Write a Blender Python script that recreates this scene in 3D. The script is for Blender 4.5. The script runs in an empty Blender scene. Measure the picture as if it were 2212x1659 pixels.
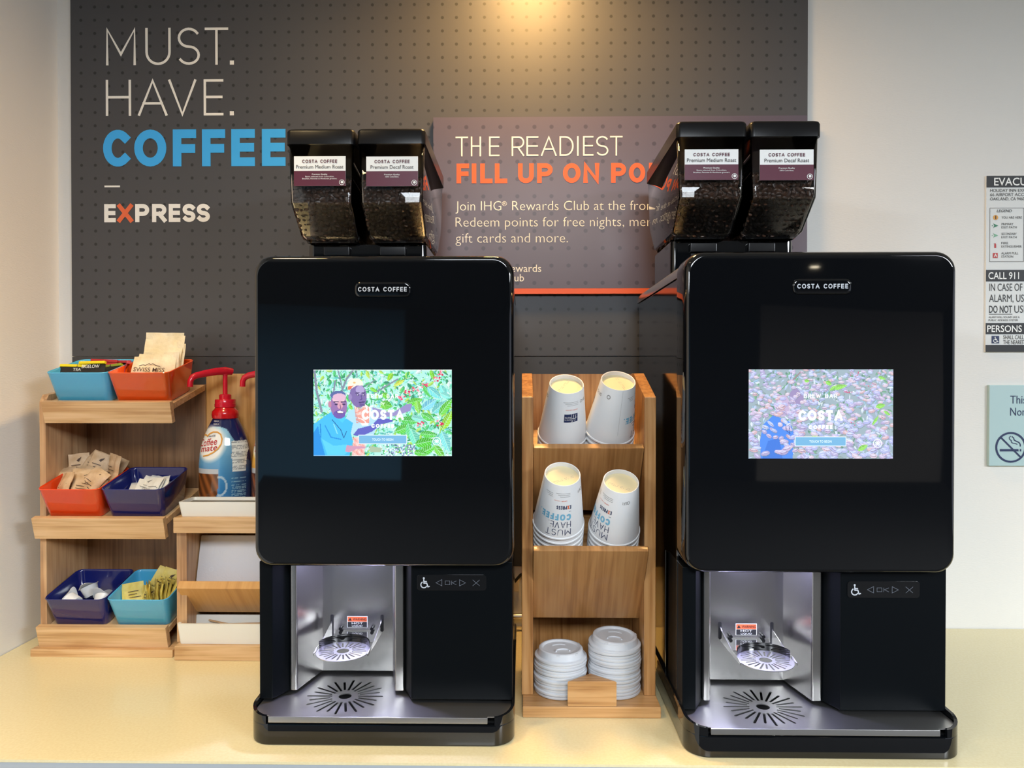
import bpy, bmesh, math, random
import numpy as np
from mathutils import Matrix, Vector

random.seed(7)
RNG = np.random.default_rng(11)
R = math.radians
PI = math.pi
CZ = 0.92                     # height of the counter top above the floor
SC = bpy.context.scene
COL = SC.collection

# ------------------------------------------------------------------ camera, sky, lights, exposure
cam_d = bpy.data.cameras.new('camera')
cam_d.sensor_fit = 'HORIZONTAL'
cam_d.sensor_width = 36.0
cam_d.lens = 36.0 * 1534.0 / 2212.0
cam_d.clip_start = 0.02
cam = bpy.data.objects.new('camera', cam_d)
COL.objects.link(cam)
cam.location = (0, 0, 0.575 + CZ)
cam.rotation_euler = (R(89.5), 0, R(0.85))
SC.camera = cam

world = bpy.data.worlds.new('world')
SC.world = world
world.use_nodes = True
bg = world.node_tree.nodes['Background']
bg.inputs['Color'].default_value = (0.80, 0.85, 1.0, 1)
bg.inputs['Strength'].default_value = 0.8

SC.view_settings.view_transform = 'Standard'
SC.view_settings.look = 'None'
SC.view_settings.exposure = 0.16
SC.view_settings.gamma = 1.0
SC.view_settings.use_curve_mapping = False
SC.cycles.max_bounces = 6
SC.cycles.adaptive_threshold = 0.02
SC.cycles.diffuse_bounces = 3
SC.cycles.glossy_bounces = 4
SC.cycles.transparent_max_bounces = 12
SC.cycles.caustics_reflective = False
SC.cycles.caustics_refractive = False


def light(name, kind, loc, energy, color, size=0.1, rot=(0, 0, 0), spot=None, blend=0.5, parent=None, size_y=None):
    d = bpy.data.lights.new(name, kind)
    d.energy = energy
    d.color = color
    if kind == 'AREA':
        d.size = size
        if size_y:
            d.shape = 'RECTANGLE'
            d.size_y = size_y
    else:
        d.shadow_soft_size = size
    if spot:
        d.spot_size = R(spot)
        d.spot_blend = blend
    o = bpy.data.objects.new(name, d)
    COL.objects.link(o)
    o.rotation_euler = rot
    if parent:
        o.parent = parent
        o.location = loc
    else:
        o.location = (loc[0], loc[1], loc[2] + CZ)
    return o


# unseen fill lights added behind the camera, large, soft and neutral; their frames are built with the room
FILL_PANELS = (((0.12, -1.3, 1.67), 92, 1.12, 'added square ceiling fill panel just behind the viewer'),
          ((-3.4, -2.7, 1.67), 420, 1.5, 'added square ceiling fill panel lighting the teal rear wall'),
          ((3.4, -2.2, 1.67), 330, 1.5, 'added square ceiling fill panel towards the right'))
for loc_, en_, sz_, _ in FILL_PANELS:
    light('added_fill_light', 'AREA', loc_, en_, (0.86, 0.93, 1.0), sz_ - 0.04, (0, 0, 0), size_y=sz_ - 0.04)

# ------------------------------------------------------------------ helpers


def lin(c):
    return tuple((v / 12.92 if v <= 0.04045 else ((v + 0.055) / 1.055) ** 2.4) for v in c)


def rgb(r, g, b):
    return lin((r / 255, g / 255, b / 255))


MATS = {}


def mat(name, col, rough=0.5, metal=0.0, coat=0.0, spec=0.5, emit=None, estr=1.0):
    m = bpy.data.materials.new(name)
    m.use_nodes = True
    p = m.node_tree.nodes['Principled BSDF']
    p.inputs['Base Color'].default_value = (*col, 1)
    p.inputs['Roughness'].default_value = rough
    p.inputs['Metallic'].default_value = metal
    p.inputs['Coat Weight'].default_value = coat
    p.inputs['Specular IOR Level'].default_value = spec
    if emit:
        p.inputs['Emission Color'].default_value = (*emit, 1)
        p.inputs['Emission Strength'].default_value = estr
    MATS[name] = m
    return m


def nodes(m):
    return m.node_tree.nodes, m.node_tree.links, m.node_tree.nodes['Principled BSDF']


def add_bump(m, scale, strength, dist=0.001, vec=(1, 1, 1), detail=3, rot=None):
    N, L, p = nodes(m)
    tc = N.new('ShaderNodeTexCoord')
    mp = N.new('ShaderNodeMapping')
    mp.inputs['Scale'].default_value = vec
    nz = N.new('ShaderNodeTexNoise')
    nz.inputs['Scale'].default_value = scale
    nz.inputs['Detail'].default_value = detail
    b = N.new('ShaderNodeBump')
    b.inputs['Strength'].default_value = strength
    b.inputs['Distance'].default_value = dist
    L.new(tc.outputs['Object'], mp.inputs['Vector'])
    L.new(mp.outputs['Vector'], nz.inputs['Vector'])
    L.new(nz.outputs['Fac'], b.inputs['Height'])
    L.new(b.outputs['Normal'], p.inputs['Normal'])
    return nz


def add_mottle(m, c0, c1, scale, vec=(1, 1, 1), detail=4, lo=0.35, hi=0.65, distort=0.0):
    N, L, p = nodes(m)
    tc = N.new('ShaderNodeTexCoord')
    mp = N.new('ShaderNodeMapping')
    mp.inputs['Scale'].default_value = vec
    nz = N.new('ShaderNodeTexNoise')
    nz.inputs['Scale'].default_value = scale
    nz.inputs['Detail'].default_value = detail
    nz.inputs['Distortion'].default_value = distort
    cr = N.new('ShaderNodeValToRGB')
    cr.color_ramp.elements[0].position = lo
    cr.color_ramp.elements[0].color = (*c0, 1)
    cr.color_ramp.elements[1].position = hi
    cr.color_ramp.elements[1].color = (*c1, 1)
    L.new(tc.outputs['Object'], mp.inputs['Vector'])
    L.new(mp.outputs['Vector'], nz.inputs['Vector'])
    L.new(nz.outputs['Fac'], cr.inputs['Fac'])
    L.new(cr.outputs['Color'], p.inputs['Base Color'])
    return cr


def wood(name, c0, c1, c2, axis, rough=0.38):
    """maple: fine streaks along the grain and broad figure"""
    m = mat(name, c1, rough, coat=0.15)
    N, L, p = nodes(m)
    tc = N.new('ShaderNodeTexCoord')
    mp = N.new('ShaderNodeMapping')
    s = [150.0, 150.0, 150.0]
    for a_ in axis:
        s['xyz'.index(a_)] = 5.0
    mp.inputs['Scale'].default_value = s
    n1 = N.new('ShaderNodeTexNoise')
    n1.inputs['Scale'].default_value = 1.0
    n1.inputs['Detail'].default_value = 6
    n1.inputs['Distortion'].default_value = 0.6
    n2 = N.new('ShaderNodeTexNoise')
    mp2 = N.new('ShaderNodeMapping')
    s2 = [26.0, 26.0, 26.0]
    for a_ in axis:
        s2['xyz'.index(a_)] = 3.2
    mp2.inputs['Scale'].default_value = s2
    n2.inputs['Scale'].default_value = 1.0
    n2.inputs['Detail'].default_value = 2
    n2.inputs['Distortion'].default_value = 1.2
    mx = N.new('ShaderNodeMath')
    mx.operation = 'MULTIPLY_ADD'
    mx.inputs[1].default_value = 0.55
    ad = N.new('ShaderNodeMath')
    ad.operation = 'MULTIPLY'
    ad.inputs[1].default_value = 0.5
    cr = N.new('ShaderNodeValToRGB')
    cr.color_ramp.elements[0].position = 0.40
    cr.color_ramp.elements[0].color = (*c0, 1)
    cr.color_ramp.elements[1].position = 0.64
    cr.color_ramp.elements[1].color = (*c2, 1)
    e = cr.color_ramp.elements.new(0.5)
    e.color = (*c1, 1)
    L.new(tc.outputs['Object'], mp.inputs['Vector'])
    L.new(tc.outputs['Object'], mp2.inputs['Vector'])
    L.new(mp.outputs['Vector'], n1.inputs['Vector'])
    L.new(mp2.outputs['Vector'], n2.inputs['Vector'])
    L.new(n2.outputs['Fac'], ad.inputs[0])
    L.new(n1.outputs['Fac'], mx.inputs[0])
    L.new(ad.outputs[0], mx.inputs[2])
    L.new(mx.outputs[0], cr.inputs['Fac'])
    L.new(cr.outputs['Color'], p.inputs['Base Color'])
    b = N.new('ShaderNodeBump')
    b.inputs['Strength'].default_value = 0.15
    b.inputs['Distance'].default_value = 0.0006
    L.new(n1.outputs['Fac'], b.inputs['Height'])
    L.new(b.outputs['Normal'], p.inputs['Normal'])
    return m


def dotted(name, base, dot, x0, sx, z0, sz, rad, rough=0.5):
    """printed pegboard dots on a regular grid, in the panel's own metres"""
    m = mat(name, base, rough)
    N, L, p = nodes(m)
    tc = N.new('ShaderNodeTexCoord')
    sp = N.new('ShaderNodeSeparateXYZ')
    L.new(tc.outputs['Object'], sp.inputs[0])

    def M(op, a, b=None):
        n = N.new('ShaderNodeMath')
        n.operation = op
        for i, v in enumerate((a, b)):
            if v is None:
                continue
            if isinstance(v, (int, float)):
                n.inputs[i].default_value = v
            else:
                L.new(v, n.inputs[i])
        return n.outputs[0]

    def cell(o, off, s):
        t = M('DIVIDE', M('SUBTRACT', o, off), s)
        fr = M('FRACT', M('ADD', t, 1000.5))
        return M('MULTIPLY', M('SUBTRACT', fr, 0.5), s)
    dx = cell(sp.outputs['X'], x0, sx)
    dz = cell(sp.outputs['Z'], z0, sz)
    d = M('SQRT', M('ADD', M('MULTIPLY', dx, dx), M('MULTIPLY', dz, dz)))
    mr = N.new('ShaderNodeMapRange')
    mr.inputs['From Min'].default_value = rad * 0.8
    mr.inputs['From Max'].default_value = rad * 1.15
    L.new(d, mr.inputs['Value'])
    mx = N.new('ShaderNodeMix')
    mx.data_type = 'RGBA'
    mx.inputs['A'].default_value = (*dot, 1)
    mx.inputs['B'].default_value = (*base, 1)
    L.new(mr.outputs['Result'], mx.inputs['Factor'])
    L.new(mx.outputs['Result'], p.inputs['Base Color'])
    return m


def attr_mat(name, rough=0.4, emit=0.0, coat=0.0):
    m = mat(name, (0.5, 0.5, 0.5), rough, coat=coat)
    N, L, p = nodes(m)
    a = N.new('ShaderNodeVertexColor')
    a.layer_name = 'Col'
    if emit:
        p.inputs['Base Color'].default_value = (0.01, 0.01, 0.01, 1)
        L.new(a.outputs['Color'], p.inputs['Emission Color'])
        p.inputs['Emission Strength'].default_value = emit
    else:
        L.new(a.outputs['Color'], p.inputs['Base Color'])
    return m


def clear_plastic(name, tint, ior=1.45, rough=0.02, shine=1.0):
    m = bpy.data.materials.new(name)
    m.use_nodes = True
    N, L = m.node_tree.nodes, m.node_tree.links
    N.clear()
    out = N.new('ShaderNodeOutputMaterial')
    mix = N.new('ShaderNodeMixShader')
    tr = N.new('ShaderNodeBsdfTransparent')
    tr.inputs['Color'].default_value = (*tint, 1)
    gl = N.new('ShaderNodeBsdfGlossy')
    gl.inputs['Roughness'].default_value = rough
    gl.inputs['Color'].default_value = (shine, shine, shine, 1)
    fr = N.new('ShaderNodeFresnel')
    fr.inputs['IOR'].default_value = ior
    L.new(fr.outputs[0], mix.inputs[0])
    L.new(tr.outputs[0], mix.inputs[1])
    L.new(gl.outputs[0], mix.inputs[2])
    L.new(mix.outputs[0], out.inputs['Surface'])
    MATS[name] = m
    return m


def brushed(name, col, rough, axis='z'):
    m = mat(name, col, rough, metal=1.0)
    N, L, p = nodes(m)
    s = [900.0, 900.0, 900.0]
    s['xyz'.index(axis)] = 6.0
    add_bump(m, 1.0, 0.08, 0.0004, s, 2)
    return m


class MB:
    def __init__(s):
        s.v = []
        s.f = []

    def add(s, v, f):
        o = len(s.v)
        s.v += [tuple(p) for p in v]
        s.f += [tuple(i + o for i in q) for q in f]
        return s

    def box(s, x0, x1, y0, y1, z0, z1, M=None):
        v = [(x, y, z) for x in (x0, x1) for y in (y0, y1) for z in (z0, z1)]
        if M is not None:
            v = [tuple(M @ Vector(p)) for p in v]
        return s.add(v, [(0, 1, 3, 2), (4, 6, 7, 5), (0, 4, 5, 1), (2, 3, 7, 6), (0, 2, 6, 4), (1, 5, 7, 3)])

    def prism(s, pts, axis, a0, a1):
        """extrude a 2D polygon; axis z: pts are (x,y); axis x: (y,z); axis y: (x,z)"""
        n = len(pts)

        def P(p, a):
            return {'z': (p[0], p[1], a), 'x': (a, p[0], p[1]), 'y': (p[0], a, p[1])}[axis]
        v = [P(p, a0) for p in pts] + [P(p, a1) for p in pts]
        f = [tuple(range(n))[::-1], tuple(range(n, 2 * n))]
        f += [(i, (i + 1) % n, n + (i + 1) % n, n + i) for i in range(n)]
        return s.add(v, f)

    def loft(s, rings, cap0=True, cap1=True):
        n = len(rings[0])
        v = [p for r in rings for p in r]
        f = []
        for k in range(len(rings) - 1):
            for i in range(n):
                j = (i + 1) % n
                f.append((k * n + i, k * n + j, (k + 1) * n + j, (k + 1) * n + i))
        if cap0:
            f.append(tuple(range(n))[::-1])
        if cap1:
            f.append(tuple(range((len(rings) - 1) * n, len(rings) * n)))
        return s.add(v, f)

    def lathe(s, prof, n=32, sx=1.0, sy=1.0, c=(0, 0)):
        rings = [[(c[0] + sx * r * math.cos(2 * PI * i / n), c[1] + sy * r * math.sin(2 * PI * i / n), z) for i in range(n)] for r, z in prof]
        return s.loft(rings, prof[0][0] > 1e-6, prof[-1][0] > 1e-6)

    def tube(s, path, r, n=10, caps=True):
        path = [Vector(p) for p in path]
        rr = r if isinstance(r, (list, tuple)) else [r] * len(path)
        rings = []
        up = Vector((0, 0, 1))
        for i, p in enumerate(path):
            t = (path[min(i + 1, len(path) - 1)] - path[max(i - 1, 0)]).normalized()
            a = t.cross(up)
            if a.length < 1e-3:
                a = t.cross(Vector((0, 1, 0)))
            a.normalize()
            b = t.cross(a)
            rings.append([tuple(p + rr[i] * (math.cos(2 * PI * k / n) * a + math.sin(2 * PI * k / n) * b)) for k in range(n)])
        return s.loft(rings, caps, caps)

    def xf(s, M):
        s.v = [tuple(M @ Vector(p)) for p in s.v]
        return s


def obj(name, mb, m, parent=None, loc=None, world=False, bevel=0, seg=2, smooth=None, rot=None, fixn=True):
    """one mesh object. world=True: vertices are in counter coordinates and are made local to loc / the parent's base"""
    me = bpy.data.meshes.new(name)
    v = mb.v
    if world:
        b = loc if parent is None else parent['_base']
        v = [(p[0] - b[0], p[1] - b[1], p[2] - b[2]) for p in v]
    me.from_pydata(v, [], mb.f)
    if bevel or fixn:
        bm = bmesh.new()
        bm.from_mesh(me)
        if fixn:
            bmesh.ops.recalc_face_normals(bm, faces=bm.faces)
        if bevel:
            ed = [e for e in bm.edges if len(e.link_faces) == 2 and e.calc_face_angle(0) > R(25)]
            bmesh.ops.bevel(bm, geom=ed, offset=bevel, segments=seg, affect='EDGES', profile=0.5, clamp_overlap=True)
        bm.to_mesh(me)
        bm.free()
    if smooth is None and bevel:
        smooth = 40
    if smooth:
        me.shade_smooth()
        me.set_sharp_from_angle(angle=R(smooth))
    if m is not None:
        me.materials.append(MATS[m] if isinstance(m, str) else m)
    o = bpy.data.objects.new(name, me)
    COL.objects.link(o)
    if parent is not None:
        o.parent = parent
        if '_base' in parent.keys():
            o['_base'] = parent['_base']
        if loc is not None and not world:
            o.location = loc
    elif loc is not None:
        o.location = (loc[0], loc[1], loc[2] + CZ)
        o['_base'] = tuple(loc)
    else:
        o.location = (0, 0, CZ)
        o['_base'] = (0, 0, 0)
    if rot is not None:
        o.rotation_euler = rot
    if bevel and smooth:
        wn = o.modifiers.new('face_normals', 'WEIGHTED_NORMAL')
        wn.keep_sharp = True
        wn.weight = 60
    return o


def thing(name, loc, label, cat, group=None):
    o = bpy.data.objects.new(name, None)
    o.empty_display_size = 0.05
    COL.objects.link(o)
    o.location = (loc[0], loc[1], loc[2] + CZ)
    o['_base'] = tuple(loc)
    return tag(o, label, cat, group)


def tag(o, label, cat, group=None, kind=None):
    o['label'] = label
    o['category'] = cat
    if group:
        o['group'] = group
    if kind:
        o['kind'] = kind
    return o


def struct(o):
    o['kind'] = 'structure'
    return o


def copy_tree(o, parent=None):
    c = o.copy()
    COL.objects.link(c)
    if parent is not None:
        c.parent = parent
    for ch in list(o.children):
        copy_tree(ch, c)
    return c


def arc(cx, cy, rx, ry, a0, a1, n=14):
    return [(cx + rx * math.cos(R(a0 + (a1 - a0) * i / n)), cy + ry * math.sin(R(a0 + (a1 - a0) * i / n))) for i in range(n + 1)]


def rrect(x0, x1, y0, y1, r, n=5):
    p = []
    for cx, cy, a in ((x1 - r, y1 - r, 0), (x0 + r, y1 - r, 90), (x0 + r, y0 + r, 180), (x1 - r, y0 + r, 270)):
        p += arc(cx, cy, r, r, a, a + 90, n)
    return p


# ---------- stroke lettering
GL = {
    'M': [[(0, 0), (0, 1), (.5, .28), (1, 1), (1, 0)]],
    'U': [[(0, 1), (0, .34)] + arc(.5, .34, .5, .34, 180, 360)[1:-1] + [(1, .34), (1, 1)]],
    'S': [arc(.5, .745, .5, .255, 32, 270, 16) + arc(.5, .245, .5, .245, 90, -148, 16)[1:]],
    'T': [[(0, 1), (1, 1)], [(.5, 1), (.5, 0)]],
    'H': [[(0, 0), (0, 1)], [(1, 0), (1, 1)], [(0, .52), (1, .52)]],
    'A': [[(0, 0), (.5, 1), (1, 0)], [(.17, .33), (.83, .33)]],
    'V': [[(0, 1), (.5, 0), (1, 1)]],
    'W': [[(0, 1), (.25, 0), (.5, .8), (.75, 0), (1, 1)]],
    'E': [[(1, 1), (0, 1), (0, 0), (1, 0)], [(0, .51), (.95, .51)]],
    'F': [[(1, 1), (0, 1), (0, 0)], [(0, .48), (.93, .48)]],
    'L': [[(0, 1), (0, 0), (1, 0)]],
    'I': [[(.5, 0), (.5, 1)]],
    'N': [[(0, 0), (0, 1), (1, 0), (1, 1)]],
    'X': [[(0, 0), (1, 1)], [(0, 1), (1, 0)]],
    'D': [[(0, 0), (0, 1), (.4, 1)] + arc(.4, .5, .6, .5, 90, -90)[1:-1] + [(.4, 0), (0, 0)]],
    'P': [[(0, 0), (0, 1), (.55, 1)] + arc(.55, .72, .45, .28, 90, -90)[1:-1] + [(.55, .44), (0, .44)]],
    'R': [[(0, 0), (0, 1), (.55, 1)] + arc(.55, .72, .45, .28, 90, -90)[1:-1] + [(.55, .44), (0, .44)], [(.5, .44), (1, 0)]],
    'B': [[(0, .5), (0, 1), (.5, 1)] + arc(.5, .76, .42, .24, 90, -90)[1:-1] + [(.5, .52), (0, .52)], [(0, .52), (.55, .52)] + arc(.55, .26, .45, .26, 90, -90)[1:-1] + [(.55, 0), (0, 0), (0, .52)]],
    'O': [arc(.5, .5, .5, .5, 0, 360, 28)],
    'C': [arc(.56, .5, .56, .5, 48, 312, 22)],
    'G': [arc(.56, .5, .56, .5, 48, 340, 22) + [(1, .45), (.6, .45)]],
    'K': [[(0, 0), (0, 1)], [(1, 1), (0, .42)], [(.3, .58), (1, 0)]],
    '-': [[(0, .5), (1, .5)]],
    '.': [],
}


_lift = [0]


def ribbon(mb, pts, hw, fn, ext=1.0, sub=None):
    """a mitred band of width 2*hw along a polyline; each band lies a hair above the one before"""
    _lift[0] = (_lift[0] + 1) % 7
    lift = 0.0001 * (_lift[0] % 4)
    P = [Vector(p) for p in pts]
    Q = [P[0]]
    for p in P[1:]:
        if (p - Q[-1]).length > 1e-7:
            Q.append(p)
    P = Q
    closed = len(P) > 3 and (P[0] - P[-1]).length < 1e-6
    if closed:
        P = P[:-1]
    n = len(P)
    if sub:
        Q = []
        for i in range(n if closed else n - 1):
            a_, b_ = P[i], P[(i + 1) % n]
            k = max(1, int((b_ - a_).length / sub))
            Q += [a_ + (b_ - a_) * (j / k) for j in range(k)]
        if not closed:
            Q.append(P[-1])
        P = Q
        n = len(P)
    v = []
    for i in range(n):
        if closed or 0 < i < n - 1:
            d1 = (P[i] - P[i - 1]).normalized()
            d2 = (P[(i + 1) % n] - P[i]).normalized()
            n1, n2 = Vector((-d1.y, d1.x)), Vector((-d2.y, d2.x))
            mt = (n1 + n2)
            mt = mt.normalized() if mt.length > 1e-6 else n1
            k = min(1.9, 1.0 / max(0.2, mt.dot(n1)))
            off = mt * (hw * k)
            p = P[i]
        else:
            d = (P[1] - P[0]).normalized() if i == 0 else (P[-1] - P[-2]).normalized()
            off = Vector((-d.y, d.x)) * hw
            p = P[i] + d * (hw * ext * (-1 if i == 0 else 1))
        lf = lift + 0.00006 * i / max(1, n)
        v += [fn(p.x + off.x, p.y + off.y, lf), fn(p.x - off.x, p.y - off.y, lf)]
    m_ = n if closed else n - 1
    mb.add(v, [(2 * q, 2 * q + 1, (2 * q + 3) % (2 * n), (2 * q + 2) % (2 * n)) for q in range(m_)])


def strokes(mb, row, z0, z1, w, fn, sub=None, ext=1.0):
    hw = w / 2
    for ch, x0, x1 in row:
        if ch == '.':
            mb.add([fn(x0, z0), fn(x1, z0), fn(x1, z0 + (x1 - x0)), fn(x0, z0 + (x1 - x0))], [(0, 1, 2, 3)])
            continue
        a, b = x0 + hw, x1 - hw
        c, d = z0 + hw, z1 - hw
        if ch == '-':
            c = d = (z0 + z1) / 2
        for pl in GL[ch]:
            ribbon(mb, [(a + (b - a) * p[0], c + (d - c) * p[1]) for p in pl], hw, fn, ext, sub)
    return mb


def layout(txt, x0, x1, h, gap=0.22, wid=None):
    """spread capital letters between x0 and x1"""
    wd = dict(I=.25, M=1.0, W=1.2, E=.66, F=.62, L=.6, S=.68, T=.72, P=.72, R=.78, O=.95, C=.82, A=.9, K=.8)
    ws = [0.45 if ch == ' ' else wd.get(ch, 0.8) for ch in txt]
    tot = sum(ws) + gap * (len(txt) - 1)
    k = (x1 - x0) / tot
    out, x = [], x0
    for ch, w in zip(txt, ws):
        if ch != ' ':
            out.append((ch, x, x + w * k))
        x += (w + gap) * k
    return out


# ---------- text from Blender's built-in font
_cap = {}
_txtcache = {}


def font_mesh(s, offset=0.0, shear=0.0):
    key = (s, offset, shear)
    if key in _txtcache:
        return _txtcache[key]
    cu = bpy.data.curves.new('txt', 'FONT')
    cu.body = s
    cu.size = 1.0
    cu.offset = offset
    cu.shear = shear
    cu.resolution_u = 3
    o = bpy.data.objects.new('txt', cu)
    COL.objects.link(o)
    dg = bpy.context.evaluated_depsgraph_get()
    me = bpy.data.meshes.new_from_object(o.evaluated_get(dg))
    v = [(p.co.x, p.co.y) for p in me.vertices]
    f = [tuple(p.vertices) for p in me.polygons]
    bpy.data.objects.remove(o)
    bpy.data.curves.remove(cu)
    bpy.data.meshes.remove(me)
    _txtcache[key] = (v, f)
    return v, f


def cap_h(offset=0.0):
    if offset not in _cap:
        v, f = font_mesh('H', offset)
        _cap[offset] = max(p[1] for p in v) - min(p[1] for p in v)
    return _cap[offset]


def text(mb, s, x0, z0, h, fn, width=None, fit=None, offset=0.0, shear=0.0, align='l'):
    """text with capital height h; width = width of the whole string (or of its prefix fit)"""
    v, f = font_mesh(s, offset, shear)
    if not v:
        return mb
    k = h / cap_h(offset)
    xmin = min(p[0] for p in v)
    xmax = max(p[0] for p in v)
    ref = xmax - xmin
    if fit:
        w, _ = font_mesh(fit, offset, shear)
        ref = max(p[0] for p in w) - min(p[0] for p in w)
    kx = width / ref if width else k
    sh = 0 if align == 'l' else -(xmax - xmin) * kx / (2 if align == 'c' else 1)
    mb.add([fn(x0 + sh + (p[0] - xmin) * kx, z0 + p[1] * k) for p in v], f)
    return mb


def flat(y):
    return lambda a, b, lift=0.0: (a, y - lift, b)


def letters(row, z0, z1, w, fn, m, parent):
    """big lettering: every letter a part of its own"""
    for e in row:
        obj('full_stop' if e[0] == '.' else 'dash' if e[0] == '-' else 'letter', strokes(MB(), [e], z0, z1, w, fn), m, parent, world=True, fixn=False)


def fine(o):
    """small print, too fine to pick apart letter by letter"""
    o['kind'] = 'stuff'
    return o


# ------------------------------------------------------------------ materials
mat('wall_paper', rgb(233, 231, 226), 0.7)
add_bump(MATS['wall_paper'], 1.0, 0.25, 0.0012, (120, 120, 900), 2)
mat('ceiling_white', rgb(225, 222, 216), 0.8)
add_bump(MATS['ceiling_white'], 90, 0.2)
mat('carpet', rgb(46, 44, 42), 0.95)
add_mottle(MATS['carpet'], rgb(38, 36, 35), rgb(58, 55, 51), 60)
mat('rear_teal', rgb(104, 160, 192), 0.8)
add_bump(MATS['rear_teal'], 60, 0.2)
mat('rear_soffit', rgb(40, 38, 37), 0.8)
add_bump(MATS['rear_soffit'], 60, 0.2)
mat('rear_dark', rgb(14, 14, 16), 0.8)
add_bump(MATS['rear_dark'], 60, 0.2)
mat('rear_beige', rgb(160, 150, 138), 0.8)
add_bump(MATS['rear_beige'], 60, 0.2)
mat('counter_top', rgb(236, 221, 174), 0.25, coat=0.2)
add_mottle(MATS['counter_top'], rgb(234, 218, 170), rgb(238, 224, 178), 220, detail=2)
mat('counter_edge', rgb(176, 182, 186), 0.4)
add_bump(MATS['counter_edge'], 200, 0.1)
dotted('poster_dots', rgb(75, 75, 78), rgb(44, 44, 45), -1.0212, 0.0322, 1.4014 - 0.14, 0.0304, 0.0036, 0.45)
dotted('poster_dots_low_shade', rgb(66, 66, 68), rgb(36, 36, 37), -1.0212, 0.0322, 0.6094 - 0.14, 0.0304, 0.0038, 0.45)  # lower panel coloured darker for the shade behind the machines
dotted('sign_dots', rgb(94, 84, 98), rgb(70, 61, 73), -0.167 - 0.22, 0.0388, 1.1458 - 0.7665, 0.0394, 0.0048, 0.35)
mat('print_cream', rgb(252, 249, 240), 0.5)
mat('print_blue', rgb(64, 182, 255), 0.45)
mat('print_orange', rgb(244, 100, 34), 0.45)
mat('print_coral', rgb(238, 110, 66), 0.45)
mat('print_navy', rgb(28, 44, 86), 0.5)
mat('print_black', rgb(22, 22, 24), 0.5)
mat('print_grey', rgb(140, 138, 134), 0.5)
mat('print_red', rgb(190, 40, 36), 0.5)
mat('print_plum', rgb(88, 14, 44), 0.4)
mat('print_white', rgb(246, 246, 242), 0.5)
mat('print_green', rgb(30, 120, 84), 0.5)
mat('print_mint', rgb(120, 176, 144), 0.5)
mat('print_amber', rgb(226, 160, 60), 0.5)
mat('print_sky', rgb(120, 184, 214), 0.5)
mat('print_brown', rgb(74, 52, 40), 0.6)
mat('icon_grey', rgb(196, 200, 206), 0.4)
mat('print_dim', rgb(64, 58, 62), 0.5)
mat('icon_dim', rgb(96, 100, 108), 0.4)
mat('paper_board', rgb(226, 228, 226), 0.6)
mat('plaque_aqua', rgb(178, 206, 208), 0.35)
mat('gloss_black', (0.0035, 0.004, 0.005), 0.035, coat=0.3, spec=0.5)
mat('satin_black', (0.002, 0.003, 0.004), 0.45, spec=0.10)
add_bump(MATS['satin_black'], 700, 0.10, 0.0003)
mat('plastic_black', (0.006, 0.006, 0.007), 0.22)
add_bump(MATS['plastic_black'], 500, 0.05, 0.0003)
mat('lid_black', (0.004, 0.004, 0.005), 0.30, spec=0.3)
mat('deep_black', (0.003, 0.003, 0.003), 0.6)
mat('side_mirror', (0.20, 0.19, 0.18), 0.10, metal=1.0)
brushed('steel_v', (0.50, 0.49, 0.48), 0.26, 'z')
brushed('steel_h', (0.66, 0.65, 0.64), 0.36, 'x')
brushed('steel_disc', (0.70, 0.69, 0.69), 0.34, 'x')
mat('chrome', (0.72, 0.71, 0.70), 0.10, metal=1.0)
clear_plastic('hopper_clear', (0.90, 0.89, 0.88), 1.42)
mat('bean', rgb(62, 40, 28), 0.32)
add_mottle(MATS['bean'], rgb(44, 27, 19), rgb(82, 54, 37), 160)
wood('maple_x', rgb(188, 144, 96), rgb(210, 170, 122), rgb(224, 188, 144), 'x')
wood('maple_z', rgb(168, 126, 88), rgb(194, 152, 110), rgb(210, 172, 130), 'z')
wood('maple_dark_z', rgb(118, 84, 56), rgb(140, 102, 70), rgb(160, 120, 84), 'z')
wood('maple_gold', rgb(186, 136, 78), rgb(206, 156, 94), rgb(216, 170, 110), 'z')
wood('cherry_x', rgb(156, 108, 62), rgb(184, 136, 84), rgb(202, 156, 104), 'x')
wood('cherry_z', rgb(142, 94, 50), rgb(172, 122, 70), rgb(192, 144, 92), 'z')
wood('cherry_slope', rgb(152, 104, 58), rgb(170, 120, 70), rgb(182, 134, 82), 'yz')
wood('maple_slope', rgb(196, 146, 86), rgb(206, 156, 94), rgb(213, 165, 104), 'yz')
mat('tray_sky', rgb(80, 178, 224), 0.20, coat=0.4)
mat('tray_orange', rgb(226, 84, 26), 0.16, coat=0.5)
mat('tray_red', rgb(222, 66, 22), 0.16, coat=0.5)
mat('tray_navy', rgb(26, 34, 104), 0.14, coat=0.5)
mat('white_plastic', rgb(236, 236, 230), 0.3)
mat('mesh_metal', (0.42, 0.40, 0.34), 0.4, metal=0.8)
mat('napkin', rgb(232, 232, 236), 0.85)
add_bump(MATS['napkin'], 260, 0.35, 0.0008)
mat('kraft', rgb(206, 172, 132), 0.55)
add_mottle(MATS['kraft'], rgb(196, 160, 118), rgb(220, 190, 152), 50)
add_bump(MATS['kraft'], 120, 0.5, 0.002)
mat('sugar_white', rgb(236, 234, 226), 0.55)
add_bump(MATS['sugar_white'], 120, 0.5, 0.002)
mat('sweet_yellow', rgb(232, 206, 96), 0.5)
add_mottle(MATS['sweet_yellow'], rgb(222, 192, 78), rgb(240, 220, 122), 40)
add_bump(MATS['sweet_yellow'], 120, 0.5, 0.002)
mat('cocoa_cream', rgb(236, 224, 190), 0.5)
add_mottle(MATS['cocoa_cream'], rgb(228, 214, 172), rgb(242, 234, 208), 30)
add_bump(MATS['cocoa_cream'], 70, 0.6, 0.003)
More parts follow.
